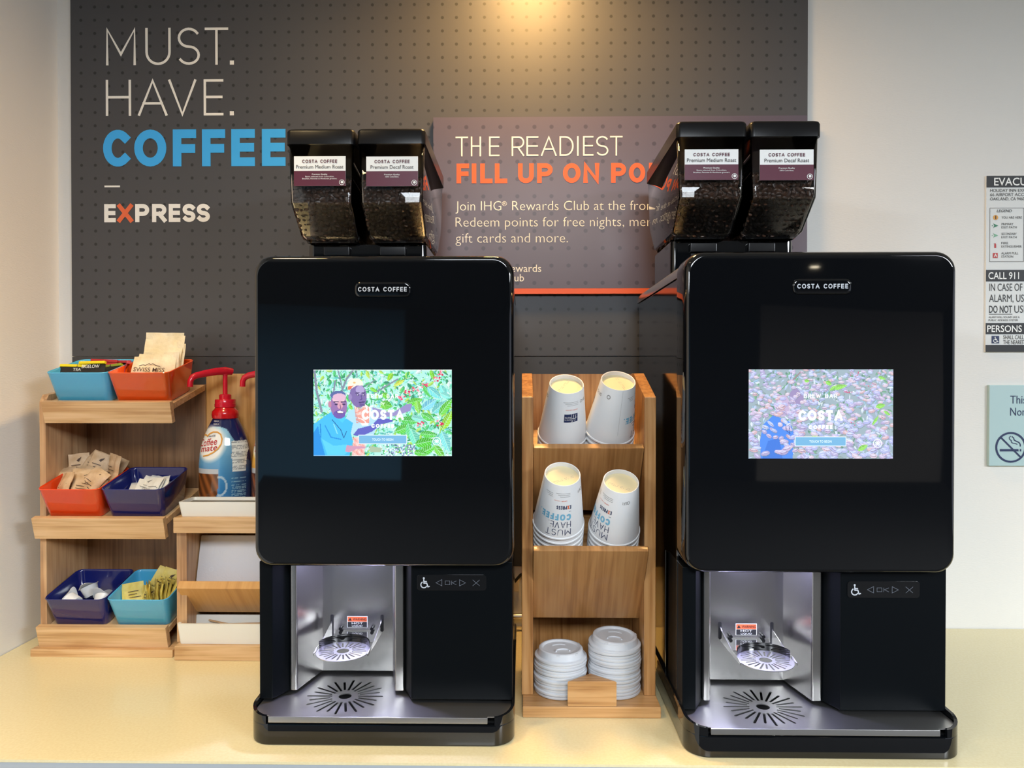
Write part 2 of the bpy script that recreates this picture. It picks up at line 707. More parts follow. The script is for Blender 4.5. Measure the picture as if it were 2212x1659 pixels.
mat('tea_black', rgb(24, 22, 22), 0.35)
mat('tea_yellow', rgb(240, 214, 20), 0.4)
mat('tea_red', rgb(176, 36, 42), 0.4)
mat('tea_green', rgb(150, 160, 40), 0.4)
mat('creamer', rgb(232, 232, 232), 0.35)
mat('stirrer', rgb(216, 176, 130), 0.6)
add_mottle(MATS['stirrer'], rgb(200, 158, 112), rgb(226, 190, 146), 40, (1, 20, 20))
mat('paper_cup', rgb(226, 226, 226), 0.5)
mat('cup_base_warm_tint', rgb(218, 204, 164), 0.55)  # cream puts the warm light in the base recess into the colour
mat('lid_white', rgb(212, 214, 218), 0.32)
mat('pump_red', rgb(214, 24, 48), 0.22, coat=0.3)
mat('shrink_red', rgb(206, 20, 28), 0.2, coat=0.4)
mat('lamp_glow', (1, 1, 1), 0.5, emit=(1.0, 0.86, 0.62), estr=34)
mat('led_glow', (1, 1, 1), 0.5, emit=(0.72, 0.76, 1.0), estr=4)
mat('cable_black', (0.01, 0.01, 0.01), 0.5)
mat('braid', (0.55, 0.52, 0.46), 0.35, metal=0.9)
mat('outlet', rgb(226, 214, 186), 0.4)
attr_mat('screen_picture', 0.15, emit=1.02)
mat('screen_white', (0, 0, 0), 0.3, emit=(0.86, 1.0, 0.97), estr=1.15)
mat('screen_button', (0, 0, 0), 0.3, emit=rgb(128, 190, 232), estr=0.95)
attr_mat('bottle_skin', 0.16, coat=0.6)

# ------------------------------------------------------------------ the room
WY = 1.64
XL = -1.08
XR = 6.6
YR = -7.6
ZC = 1.68
struct(obj('wall_back', MB().box(XL - 0.1, XR, WY, WY + 0.1, -CZ, ZC), 'wall_paper'))
struct(obj('wall_left', MB().box(XL - 0.1, XL, -0.3, WY, -CZ, ZC), 'wall_paper'))
struct(obj('ceiling', MB().box(-6.6, XR, -3.6, WY + 0.1, ZC, ZC + 0.05), 'ceiling_white'))
struct(obj('trim_3', MB().box(-6.6, XR, YR - 0.1, -3.602, ZC, ZC + 0.05), 'rear_soffit'))
struct(obj('floor', MB().box(-6.6, XR, YR - 0.1, WY + 0.1, -CZ - 0.05, -CZ), 'carpet'))
struct(obj('wall_rear', MB().box(-6.6, XR, YR - 0.1, YR, -CZ, ZC), 'rear_dark'))
struct(obj('trim_1', MB().box(-6.5, -1.68, YR, YR + 0.03, -CZ, ZC - 0.001), 'rear_teal', bevel=0.004))
struct(obj('trim_2', MB().box(3.1, 5.9, YR, YR + 0.03, -CZ, ZC - 0.001), 'rear_beige', bevel=0.004))
struct(obj('wall_far', MB().box(-6.7, -6.6, YR, WY, -CZ, ZC), 'rear_dark'))
struct(obj('wall_side', MB().box(-6.6, XL - 0.1, -0.3, -0.2, -CZ, ZC), 'wall_paper'))

for loc_, en_, sz_, lab_ in FILL_PANELS:  # housings built around the added fill lights
    t = thing('added_fill_panel', (loc_[0], loc_[1], ZC), lab_, 'light', 'added fill light panels')
    h_ = sz_ / 2
    for q in range(4):
        obj('frame_rail', MB().box(-h_, h_, h_ - 0.015, h_, -0.012, -0.0005).xf(Matrix.Rotation(q * PI / 2, 4, 'Z')), 'white_plastic', t)
    obj('diffuser', MB().box(-h_ + 0.016, h_ - 0.016, -h_ + 0.016, h_ - 0.016, -0.0060, -0.0005), 'white_plastic', t)

# counter
ct = thing('counter', (0, 1.35, 0), 'cream countertop with a pale grey front edge running along the wall', 'counter')
obj('countertop', MB().box(XL + 0.002, XR, 1.053, WY - 0.002, -0.004, 0), 'counter_top', ct, world=True)
obj('front_edge', MB().box(XL + 0.002, XR, 1.0535, 1.075, -0.04, -0.0045), 'counter_edge', ct, world=True, bevel=0.001)
obj('cabinet_front', MB().box(XL + 0.002, XR, 1.085, WY - 0.002, -CZ + 0.001, -0.005), 'counter_edge', ct, world=True)

# ceiling downlights
def downlight(x, y, energy, spot, blend, label, col, soft=0.10):
    t = thing('ceiling_downlight', (x, y, ZC), label, 'light', 'ceiling downlights')
    rings = [[(r * math.cos(2 * PI * i / 28), r * math.sin(2 * PI * i / 28), z) for i in range(28)] for r, z in ((0.062, 0), (0.062, -0.006), (0.048, -0.006), (0.045, 0.0))]
    obj('trim_ring', MB().loft(rings, False, False), 'white_plastic', t, smooth=40)
    obj('lens', MB().lathe([(0.0, -0.001), (0.045, -0.001), (0.045, -0.0005)], 28), 'lamp_glow', t)
    light('downlight_beam', 'SPOT', (0, 0, -0.01), energy, col, soft, (0, 0, 0), spot, blend, parent=t)
    return t


WARM = (1.0, 0.57, 0.18)
downlight(0.02, 1.40, 82, 168, 1.0, 'round recessed downlight above the poster, washing it with warm light', WARM)
downlight(-0.66, 0.84, 62, 100, 1.0, 'round recessed downlight above the condiment racks near the left wall', (1.0, 0.70, 0.32))
downlight(2.55, -4.2, 60, 130, 0.8, 'round recessed downlight behind the viewer, mirrored in the right machine', (1.0, 0.9, 0.75))

# ------------------------------------------------------------------ wall graphics
PY = WY - 0.006
po = thing('wall_poster', (0, WY, 0.14), 'large charcoal dotted wall poster lettered MUST. HAVE. COFFEE.', 'poster')
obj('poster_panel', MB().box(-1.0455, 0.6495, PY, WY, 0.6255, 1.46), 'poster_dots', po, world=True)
obj('lower_poster_panel', MB().box(-1.0455, 0.6495, PY, WY, 0.14, 0.6235), 'poster_dots_low_shade', po, world=True)
fp = flat(PY - 0.0006)
MUST = [('M', -0.9625, -0.8928), ('U', -0.8708, -0.8116), ('S', -0.7954, -0.7439), ('T', -0.7328, -0.6782), ('.', -0.6747, -0.6652)]
HAVE = [('H', -0.9634, -0.9045), ('A', -0.8885, -0.8198), ('V', -0.8178, -0.7527), ('E', -0.7358, -0.6898), ('.', -0.6752, -0.6656)]
COFF = [('C', -0.9704, -0.9066), ('O', -0.8977, -0.8228), ('F', -0.8078, -0.7534), ('F', -0.7401, -0.686), ('E', -0.6721, -0.6172), ('E', -0.601, -0.5461)]
EXPR = [('E', -0.9686, -0.9415), ('X', -0.9376, -0.9016), ('P', -0.8961, -0.8633), ('R', -0.8569, -0.8234), ('E', -0.818, -0.7909), ('S', -0.7858, -0.7559), ('S', -0.7527, -0.7222)]
letters(MUST, 1.2968, 1.3823, 0.0058, fp, 'print_cream', po)
letters(HAVE, 1.1803, 1.2637, 0.0058, fp, 'print_cream', po)
letters([('-', -0.9677, -0.9313)], 1.016, 1.0198, 0.0040, fp, 'print_cream', po)
letters(COFF, 1.0635, 1.1485, 0.0200, fp, 'print_blue', po)
letters([e for e in EXPR if e[0] != 'X'], 0.9351, 0.9771, 0.0098, fp, 'print_cream', po)
letters([EXPR[1]], 0.9351, 0.9771, 0.0100, fp, 'print_coral', po)

SY = WY - 0.019
rs = thing('rewards_sign', (0.22, WY, 0.7665), 'mauve dotted rewards club sign with orange heading, fixed over the poster', 'sign')
obj('sign_board', MB().box(-0.2036, 0.6440, SY, PY - 0.0003, 0.7790, 1.1685), 'sign_dots', rs, world=True)
obj('orange_stripe', MB().box(-0.2036, 0.6440, SY, PY - 0.0003, 0.7665, 0.7788), 'print_orange', rs, world=True)
fs = flat(SY - 0.0006)
READ = [('T', -0.1527, -0.1241), ('H', -0.1178, -0.0946), ('E', -0.0762, -0.0525), ('R', -0.0248, 0.0038), ('E', 0.0089, 0.0361), ('A', 0.0418, 0.0775), ('D', 0.084, 0.116), ('I', 0.1237, 0.1274), ('E', 0.1374, 0.161), ('S', 0.1673, 0.1949), ('T', 0.1986, 0.2271)]
FILL = [('F', -0.1504, -0.1218), ('I', -0.1155, -0.1055), ('L', -0.0963, -0.0683), ('L', -0.0631, -0.0348), ('U', -0.0102, 0.0255), ('P', 0.0332, 0.0684), ('O', 0.0918, 0.1317), ('N', 0.138, 0.1745), ('P', 0.2009, 0.2351), ('O', 0.2414, 0.2783), ('I', 0.287, 0.297), ('N', 0.306, 0.3425), ('T', 0.349, 0.380), ('S', 0.386, 0.416)]
letters(READ, 1.0795, 1.1242, 0.0034, fs, 'print_cream', rs)
m = MB()
text(m, 'Join IHG', -0.1528, 0.9560, 0.0209, fs, width=0.1043, offset=-0.012)
text(m, '\u00ae', -0.0471, 0.9665, 0.0100, fs, width=0.0114)
text(m, 'Rewards Club at the front desk.', -0.0237, 0.9560, 0.0209, fs, width=0.3028, fit='Rewards Club at the fro', offset=-0.012)
text(m, 'Redeem points for free nights, merchandise,', -0.1528, 0.9194, 0.0209, fs, width=0.4319, fit='Redeem points for free nights, me', offset=-0.012)
text(m, 'gift cards and more.', -0.1528, 0.8830, 0.0209, fs, width=0.2561, offset=-0.012)
text(m, 'Rewards', 0.0425, 0.8163, 0.0165, fs, width=0.083, align='r')
text(m, 'Club', 0.0033, 0.7948, 0.0165, fs, width=0.044, align='r')
fine(obj('small_lettering', m, 'print_cream', rs, world=True, fixn=False))
letters(FILL, 1.0181, 1.0629, 0.0104, fs, 'print_orange', rs)

# evacuation sign and no smoking plaque on the right of the wall
EY = WY - 0.004
ev = thing('evacuation_sign', (1.2, WY, 0.634), 'white and black evacuation plan notice on the wall right of the machines', 'sign')
obj('notice_board', MB().box(1.0555, 1.36, EY, WY, 0.634, 1.0345), 'paper_board', ev, world=True)
fe = flat(EY - 0.0006)
fe2 = flat(EY - 0.0012)
for z0, z1 in ((1.0081, 1.0345), (0.7945, 0.8209), (0.6743, 0.6997), (0.634, 0.6501)):
    obj('black_bar', MB().add([fe(1.0555, z0), fe(1.36, z0), fe(1.36, z1), fe(1.0555, z1)], [(0, 1, 2, 3)]), 'print_black', ev, world=True, fixn=False)
m = MB()
text(m, 'EVACUATION', 1.0722, 1.0125, 0.0175, fe2, width=0.148, offset=0.012)
text(m, 'CALL 911', 1.0605, 0.8000, 0.0155, fe2, width=0.0690, offset=0.010)
text(m, 'PERSONS', 1.0585, 0.6795, 0.0150, fe2, width=0.0780, offset=0.010)
fine(obj('white_lettering', m, 'print_white', ev, world=True, fixn=False))
m = MB()
for i, (s, w) in enumerate((('HOLIDAY INN EXPRESS', 0.0965), ('66 AIRPORT ACCESS', 0.0900), ('OAKLAND, CA 94603', 0.0812))):
    text(m, s, 1.0640, 0.9980 - 0.0096 * i, 0.0066, fe, width=w)
text(m, 'LEGEND', 1.0790, 0.9518, 0.0062, fe, width=0.034, shear=0.2, offset=0.01)
for s, z in (('YOU ARE HERE', 0.9372), ('PRIMARY', 0.9222), ('EXIT PATH', 0.9150), ('SECONDARY', 0.9000), ('EXIT PATH', 0.8925), ('FIRE', 0.8790), ('EXTINGUISHER', 0.8715), ('ALARM PULL', 0.8560), ('STATION', 0.8485)):
    text(m, s, 1.0900, z, 0.0050, fe, width=0.0038 * len(s))
text(m, 'IN CASE OF', 1.0633, 0.7730, 0.0165, fe, width=0.0745)
text(m, 'ALARM, USE', 1.0630, 0.7480, 0.0165, fe, width=0.0865)
text(m, 'DO NOT', 1.0630, 0.7232, 0.0165, fe, width=0.0520, offset=0.012)
text(m, 'USE', 1.1200, 0.7232, 0.0165, fe, width=0.0290)
m.add([fe(1.0630, 0.7192), fe(1.1155, 0.7192), fe(1.1155, 0.7204), fe(1.0630, 0.7204)], [(0, 1, 2, 3)])
text(m, 'ALARM WILL SOUND LIKE A', 1.0620, 0.7110, 0.0042, fe, width=0.070)
text(m, 'PUBLIC ADDRESS SYSTEM', 1.0620, 0.7040, 0.0042, fe, width=0.066)
text(m, 'SHALL CALL', 1.0955, 0.6630, 0.0090, fe, width=0.0460)
text(m, 'THE NEAREST', 1.0955, 0.6515, 0.0090, fe, width=0.0500)
bx = [(1.0635, 0.8395), (1.140, 0.8395), (1.140, 0.9610), (1.0635, 0.9610), (1.0635, 0.8395)]
ribbon(m, bx, 0.0004, fe)
fine(obj('black_lettering', m, 'print_black', ev, world=True, fixn=False))


def disc(mb, cx, cz, r, fn, n=20, r0=0.0):
    if r0:
        v = [fn(cx + q * math.cos(2 * PI * i / n), cz + q * math.sin(2 * PI * i / n)) for q in (r, r0) for i in range(n)]
        return mb.add(v, [(i, (i + 1) % n, n + (i + 1) % n, n + i) for i in range(n)])
    return mb.add([fn(cx, cz)] + [fn(cx + r * math.cos(2 * PI * i / n), cz + r * math.sin(2 * PI * i / n)) for i in range(n)], [(0, 1 + i, 1 + (i + 1) % n) for i in range(n)])


def quad(mb, x0, x1, z0, z1, fn):
    return mb.add([fn(x0, z0), fn(x1, z0), fn(x1, z1), fn(x0, z1)], [(0, 1, 2, 3)])


obj('here_symbol', disc(MB(), 1.0765, 0.9398, 0.0058, fe), 'print_amber', ev, world=True, fixn=False)
m = disc(MB(), 1.0765, 0.9427, 0.0011, fe2, 10)
quad(m, 1.0755, 1.0775, 0.9360, 0.9416, fe2)
fine(obj('here_figure', m, 'print_black', ev, world=True, fixn=False))
for nm, mt, z in (('primary_arrow', 'print_green', 0.9212), ('secondary_arrow', 'print_mint', 0.8990)):
    m = MB().add([fe(1.0712, z - 0.0050), fe(1.0826, z), fe(1.0712, z + 0.0050), fe(1.0738, z)], [(0, 1, 3), (3, 1, 2)])
    disc(m, 1.0692, z, 0.0011, fe, 8)
    fine(obj(nm, m, mt, ev, world=True, fixn=False))
m = quad(MB(), 1.0740, 1.0780, 0.8705, 0.8790, fe)
quad(m, 1.0748, 1.0772, 0.8790, 0.8812, fe)
quad(m, 1.0728, 1.0742, 0.8795, 0.8808, fe)
quad(m, 1.0708, 1.0818, 0.8478, 0.8592, fe)
fine(obj('alarm_symbol', m, 'print_red', ev, world=True, fixn=False))
m = text(MB(), 'A', 1.0763, 0.8496, 0.0080, fe2, align='c', offset=0.01)
obj('alarm_letter', m, 'print_white', ev, world=True, fixn=False)
obj('access_symbol', quad(MB(), 1.0690, 1.0862, 0.6535, 0.6705, fe), 'print_navy', ev, world=True, fixn=False)


def wheelchair(mb, cx, cz, s, fn):
    w = 0.055 * s
    disc(mb, cx - 0.05 * s, cz + 0.46 * s, 0.10 * s, fn, 12)
    P = lambda pts: [(cx + x * s, cz + y * s) for x, y in pts]
    ribbon(mb, P([(-.05, .30), (-.03, -.02), (.24, -.02), (.36, -.38), (.48, -.34)]), w, fn)
    ribbon(mb, P([(-.04, .14), (.20, .14)]), w, fn)
    ribbon(mb, P(arc(-.04, -.18, .30, .30, 125, 330, 14)), w, fn)
    return mb


fine(obj('access_figure', wheelchair(MB(), 1.0772, 0.6615, 0.0125, fe2), 'print_white', ev, world=True, fixn=False))

ns = thing('no_smoking_plaque', (1.2, WY, 0.374), 'pale aqua no smoking plaque below the evacuation notice', 'sign')
NY = WY - 0.009
obj('plaque_board', MB().box(1.062, 1.36, NY, WY, 0.3745, 0.5585), 'plaque_aqua', ns, world=True, bevel=0.001)
fn_ = flat(NY - 0.0006)
m = text(MB(), 'This', 1.1087, 0.5165, 0.0180, fn_, width=0.0360)
text(m, 'Non-Smoking', 1.1087, 0.4890, 0.0180, fn_, width=0.115)
disc(m, 1.1105, 0.4168, 0.0350, fn_, 40, 0.0305)
ribbon(m, [(1.1105 - .0228, .4168 + .0228), (1.1105 + .0228, .4168 - .0228)], 0.0018, fn_)
quad(m, 1.0860, 1.1280, 0.4075, 0.4128, fn_)
quad(m, 1.1310, 1.1340, 0.4075, 0.4128, fn_)
ribbon(m, [(1.1095, .4420), (1.1072, .4390), (1.1078, .4350), (1.1115, .4325), (1.1120, .4285), (1.1150, .4262), (1.1210, .4255), (1.1245, .4240)], 0.0009, fn_)
ribbon(m, [(1.1135, .4410), (1.1170, .4380), (1.1180, .4335), (1.1225, .4310), (1.1290, .4280), (1.1315, .4240), (1.1318, .4200)], 0.0011, fn_)
fine(obj('navy_lettering', m, 'print_navy', ns, world=True, fixn=False))

# ------------------------------------------------------------------ coffee machines
def plate_with_slots(outline, holes, z0, z1):
    """flat plate with real cut-outs"""
    cu = bpy.data.curves.new('plate', 'CURVE')
    cu.dimensions = '2D'
    cu.fill_mode = 'BOTH'
    cu.extrude = (z1 - z0) / 2
    for pts in [outline] + holes:
        sp = cu.splines.new('POLY')
        sp.points.add(len(pts) - 1)
        for p, q in zip(sp.points, pts):
            p.co = (q[0], q[1], 0, 1)
        sp.use_cyclic_u = True
    o = bpy.data.objects.new('plate', cu)
    COL.objects.link(o)
    dg = bpy.context.evaluated_depsgraph_get()
    me = bpy.data.meshes.new_from_object(o.evaluated_get(dg))
    zm = (z0 + z1) / 2
    mb = MB().add([(p.co.x, p.co.y, p.co.z + zm) for p in me.vertices], [tuple(p.vertices) for p in me.polygons])
    bpy.data.objects.remove(o)
    bpy.data.curves.remove(cu)
    bpy.data.meshes.remove(me)
    return mb


def slots(cx, cy, r0, r1, w0, w1, n, jit=0.0, ph=0.0):
    out = []
    for i in range(n):
        a = 2 * PI * (i + ph) / n
        ra, rb = r0 * (1 + 0.12 * (i % 2)), r1 * (1 - jit * (i % 2))
        u = (math.cos(a), math.sin(a))
        p = (-u[1], u[0])
        out.append([(cx + u[0] * ra + p[0] * w0, cy + u[1] * ra + p[1] * w0), (cx + u[0] * ra - p[0] * w0, cy + u[1] * ra - p[1] * w0),
                    (cx + u[0] * rb - p[0] * w1, cy + u[1] * rb - p[1] * w1), (cx + u[0] * (rb + w1), cy + u[1] * (rb + w1)), (cx + u[0] * rb + p[0] * w1, cy + u[1] * rb + p[1] * w1)])
    return out


def picture(crop, nx, paint):
    """a screen picture painted in numpy; crop = (x0,x1,y0,y1) in the painter's own units"""
    x0, x1, y0, y1 = crop
    ny = int(nx * (y1 - y0) / (x1 - x0))
    gx, gy = np.meshgrid(x0 + (np.arange(nx) + .5) / nx * (x1 - x0), y0 + (np.arange(ny) + .5) / ny * (y1 - y0))
    img = np.ones((ny, nx, 3)) * 0.8

    def win(ax, bx, ay, by):
        i0 = max(0, int((ax - x0) / (x1 - x0) * nx) - 1)
        i1 = min(nx, int((bx - x0) / (x1 - x0) * nx) + 2)
        j0 = max(0, int((ay - y0) / (y1 - y0) * ny) - 1)
        j1 = min(ny, int((by - y0) / (y1 - y0) * ny) + 2)
        return slice(j0, max(j0, j1)), slice(i0, max(i0, i1))

    class P:
        @staticmethod
        def ell(cx, cy, rx, ry, rot, col, a=1.0, edge=None):
            q = max(rx, ry)
            J, I = win(cx - q, cx + q, cy - q, cy + q)
            dx, dy = gx[J, I] - cx, gy[J, I] - cy
            c, s = math.cos(rot), math.sin(rot)
            d = ((dx * c + dy * s) / rx) ** 2 + ((-dx * s + dy * c) / ry) ** 2
            k = (d < 1)
            reg = img[J, I]
            reg[k] = reg[k] * (1 - a) + np.array(col) / 255 * a
            if edge is not None:
                e = k & (d > 0.62)
                reg[e] = reg[e] * 0.45 + np.array(edge) / 255 * 0.55

        @staticmethod
        def leaf(cx, cy, ln, wd, rot, col, vein=None):
            J, I = win(cx - ln, cx + ln, cy - ln, cy + ln)
            dx, dy = gx[J, I] - cx, gy[J, I] - cy
            c, s = math.cos(rot), math.sin(rot)
            u, v = (dx * c + dy * s) / ln, (-dx * s + dy * c)
            hw = wd * (1 - u ** 2) * (1 - 0.25 * u)
            k = (np.abs(u) < 1) & (np.abs(v) < hw)
            reg = img[J, I]
            sh = (0.88 + 0.16 * (v > 0))[..., None]
            reg[k] = (np.array(col) / 255 * sh)[k]
            if vein is not None:
                w = np.abs(((u * ln - np.abs(v) * 0.7) / (ln * 0.22)) % 1 - 0.5) > 0.40
                kk = k & (w | (np.abs(v) < wd * 0.08))
                reg[kk] = reg[kk] * 0.35 + np.array(vein) / 255 * 0.65

        @staticmethod
        def poly(pts, col, a=1.0):
            xs, ys = [p[0] for p in pts], [p[1] for p in pts]
            J, I = win(min(xs), max(xs), min(ys), max(ys))
            X, Y = gx[J, I], gy[J, I]
            k = np.zeros(X.shape, bool)
            n = len(pts)
            for i in range(n):
                (ax, ay), (bx_, by_) = pts[i], pts[(i + 1) % n]
                if ay == by_:
                    continue
                k ^= ((ay > Y) != (by_ > Y)) & (X < (bx_ - ax) * (Y - ay) / (by_ - ay) + ax)
            reg = img[J, I]
            reg[k] = reg[k] * (1 - a) + np.array(col) / 255 * a

        @staticmethod
        def line(pts, w, col, a=1.0):
            for (ax, ay), (bx_, by_) in zip(pts[:-1], pts[1:]):
                J, I = win(min(ax, bx_) - w, max(ax, bx_) + w, min(ay, by_) - w, max(ay, by_) + w)
                X, Y = gx[J, I], gy[J, I]
                L2 = (bx_ - ax) ** 2 + (by_ - ay) ** 2
                t = np.clip(((X - ax) * (bx_ - ax) + (Y - ay) * (by_ - ay)) / max(L2, 1e-9), 0, 1)
                k = np.hypot(X - ax - t * (bx_ - ax), Y - ay - t * (by_ - ay)) < w
                reg = img[J, I]
                reg[k] = reg[k] * (1 - a) + np.array(col) / 255 * a
    paint(P, img, gx, gy)
    return np.clip(img, 0, 1)


def srgb2lin(a):
    return np.where(a <= 0.04045, a / 12.92, ((a + 0.055) / 1.055) ** 2.4)


def screen_mesh(name, img, x0, x1, z0, z1, y, parent):
    ny, nx = img.shape[:2]
    xs = np.linspace(x0, x1, nx + 1)
    zs = np.linspace(z1, z0, ny + 1)
    X, Z = np.meshgrid(xs, zs)
    co = np.stack([X, np.full_like(X, y), Z], -1).reshape(-1, 3)
    a = (np.arange(ny)[:, None] * (nx + 1) + np.arange(nx)[None, :]).ravel()
    f = np.stack([a, a + nx + 1, a + nx + 2, a + 1], -1)
    me = bpy.data.meshes.new(name)
    me.from_pydata(co.tolist(), [], f.tolist())
    ca = me.color_attributes.new('Col', 'FLOAT_COLOR', 'CORNER')
    c = np.ones((ny * nx, 4, 4), np.float32)
    c[:, :, :3] = srgb2lin(img).reshape(-1, 1, 3)
    ca.data.foreach_set('color', c.ravel())
    me.materials.append(MATS['screen_picture'])
    o = bpy.data.objects.new(name, me)
    COL.objects.link(o)
    o.parent = parent
    return o


def paint_pickers(P, img, gx, gy):
    rr = random.Random(3)
    img[:] = np.array((176, 236, 224)) / 255
    pal = [(120, 226, 190), (86, 206, 120), (150, 240, 226), (226, 252, 250), (70, 186, 96), (176, 226, 96), (58, 150, 110), (206, 248, 236), (96, 196, 190)]
    for i in range(1500):
        x, y = rr.uniform(135, 2075), rr.uniform(118, 1320)
        ln = rr.uniform(16, 58)
        P.leaf(x, y, ln, ln * rr.uniform(.2, .45), rr.uniform(0, PI), rr.choice(pal))
    for i in range(260):
        P.ell(rr.uniform(135, 2075), rr.uniform(118, 1320), rr.uniform(5, 16), rr.uniform(4, 8), rr.uniform(0, 3), rr.choice([(40, 110, 84), (56, 130, 90), (250, 255, 252)]))
    for pts, w in (([(690, 130), (600, 250), (540, 400)], 14), ([(480, 120), (520, 280), (545, 420)], 9), ([(150, 130), (180, 420), (250, 700)], 16), ([(440, 280), (420, 430)], 12), ([(1320, 250), (1150, 350), (1000, 440)], 11), ([(1000, 260), (870, 350)], 7), ([(740, 120), (750, 220)], 7)):
        P.line(pts, w, (128, 138, 158))
    for x, y, l, w, r, c in ((900, 190, 60, 26, 1.2, (180, 214, 60)), (1210, 220, 70, 34, 2.1, (140, 210, 30)), (1340, 300, 90, 30, -.5, (210, 220, 70)), (1150, 480, 60, 40, .6, (96, 200, 40)), (1160, 610, 90, 60, .2, (84, 190, 50)), (1120, 610, 60, 30, 1.0, (110, 206, 60)), (660, 640, 50, 24, 1, (120, 210, 60)), (1800, 190, 80, 30, 1.3, (110, 206, 40)), (980, 400, 60, 26, .5, (120, 216, 50))):
        P.leaf(x, y, l, w, r, c, (200, 250, 160))
    big = ((1480, 830, 130, 62, .1, (70, 190, 60)), (1400, 940, 140, 60, -.35, (84, 200, 50)), (1560, 560, 120, 50, -.25, (90, 205, 30)), (1600, 640, 100, 46, 1.4, (130, 214, 50)), (1740, 420, 110, 50, 1.0, (70, 190, 70)), (1830, 440, 130, 56, .7, (110, 214, 220)), (1760, 600, 130, 60, -.6, (120, 206, 236)), (1960, 420, 110, 46, 1.1, (120, 226, 220)), (1900, 640, 140, 60, -.7, (110, 206, 210)), (1990, 640, 150, 56, -.9, (96, 206, 50)), (2010, 820, 160, 56, -1.1, (150, 216, 40)), (1990, 480, 90, 40, .4, (130, 226, 220)), (1740, 780, 110, 50, .5, (80, 200, 70)), (1600, 800, 100, 40, .2, (130, 220, 210)), (1750, 1020, 130, 50, .1, (80, 200, 60)), (1500, 1000, 150, 60, 1.3, (90, 206, 120)), (1560, 1090, 170, 62, 1.2, (110, 220, 190)), (1700, 1130, 160, 66, -.2, (74, 196, 40)), (1730, 1240, 150, 60, -.5, (84, 204, 44)), (1870, 1090, 130, 50, -.9, (110, 214, 190)), (1990, 1120, 170, 60, 1.2, (120, 216, 220)), (1450, 1240, 110, 40, 1.4, (96, 206, 110)), (1900, 1260, 130, 50, .9, (110, 206, 60)), (1640, 1280, 110, 46, .2, (80, 196, 40)))
    for x, y, l, w, r, c in big:
        P.leaf(x, y, l, w, r, c, (196, 250, 226))
    for cx, cy in ((1450, 440), (1570, 390), (1690, 350), (1870, 250), (1650, 880), (1920, 860), (1380, 520), (1910, 160)):
        for i in range(9):
            P.ell(cx + rr.uniform(-50, 50), cy + rr.uniform(-36, 36), 14, 13, 0, rr.choice([(224, 70, 110), (240, 130, 150), (206, 40, 80), (250, 200, 206)]))
    for i in range(150):
        P.ell(rr.uniform(1130, 1560), rr.uniform(1160, 1320), 12, 9, rr.uniform(0, 3), rr.choice([(206, 216, 240), (120, 140, 190), (250, 252, 255), (90, 100, 140)]))
    # man behind: cap, face, scarf, shirt, arms
    P.poly([(590, 790), (640, 690), (740, 660), (960, 640), (1060, 690), (1100, 800), (960, 1060), (620, 1000)], (176, 220, 246))
    P.poly([(960, 640), (1240, 720), (1440, 600), (1520, 590), (1500, 690), (1300, 760), (1000, 800)], (150, 140, 196))
    P.poly([(690, 1030), (760, 940), (960, 890), (1040, 800), (1240, 800), (1250, 840), (1090, 880), (960, 980), (800, 1050)], (92, 92, 190))
    P.poly([(700, 610), (790, 690), (860, 600), (950, 660), (930, 780), (900, 900), (820, 900), (760, 800)], (250, 244, 240))
    for i in range(30):
        P.line([(710 + i * 7, 620 + (i % 3) * 20), (740 + i * 6, 860)], 2.5, (232, 120, 100), .7)
    P.poly([(680, 1320), (700, 1060), (860, 1050), (850, 1320)], (246, 224, 220))
    for i in range(18):
        P.line([(690 + i * 10, 1060), (680 + i * 10, 1310)], 2.5, (232, 96, 80), .7)
    P.ell(765, 480, 118, 168, -.12, (126, 104, 166))
    P.ell(790, 400, 60, 60, 0, (176, 160, 210))
    P.ell(650, 500, 26, 46, 0, (150, 130, 186))
    P.poly([(612, 400), (616, 300), (680, 245), (780, 240), (830, 290), (836, 340), (740, 340), (640, 400)], (252, 240, 220))
    P.poly([(620, 395), (622, 350), (700, 340), (650, 396)], (236, 110, 80))
    P.ell(710, 300, 20, 12, 0, (246, 190, 120))
    for ex in (755, 838):
        P.ell(ex, 470, 22, 11, 0, (60, 44, 90))
        P.ell(ex - 2, 470, 8, 7, 0, (220, 216, 240))
        P.line([(ex - 28, 446), (ex + 24, 440)], 6, (56, 40, 84))
    P.line([(806, 480), (816, 530), (790, 540)], 6, (84, 64, 130))
    P.line([(780, 578), (850, 566)], 9, (70, 50, 110))
    P.ell(820, 610, 40, 18, 0, (96, 76, 140))
    # man in front: blue shirt and face
    P.poly([(135, 880), (260, 790), (380, 710), (440, 760), (560, 820), (600, 800), (690, 860), (660, 1000), (690, 1120), (640, 1320), (135, 1320)], (66, 186, 240))
    P.poly([(135, 1000), (200, 900), (240, 1100), (300, 1320), (135, 1320)], (36, 140, 226))
    P.poly([(250, 1080), (420, 1180), (600, 1160), (640, 1250), (560, 1310), (330, 1310)], (90, 206, 246))
    P.line([(400, 820), (520, 960), (560, 1070), (600, 980)], 5, (30, 80, 150))
    P.line([(300, 900), (380, 1060), (520, 1090)], 8, (30, 130, 220), .8)
    P.line([(420, 880), (470, 1010)], 8, (150, 230, 255), .8)
    P.line([(230, 880), (240, 1060)], 8, (24, 120, 210), .8)
    P.poly([(380, 715), (480, 810), (540, 860), (590, 800), (560, 700), (400, 640)], (72, 200, 244))
    P.ell(490, 620, 118, 180, -.05, (150, 110, 170))
    P.ell(490, 520, 90, 70, 0, (236, 190, 206))
    P.ell(480, 470, 110, 56, -.05, (86, 100, 160))
    P.ell(500, 500, 92, 52, 0, (226, 180, 206))
    P.ell(366, 600, 24, 44, 0, (196, 130, 160))
    P.ell(510, 610, 40, 60, 0, (220, 160, 180))
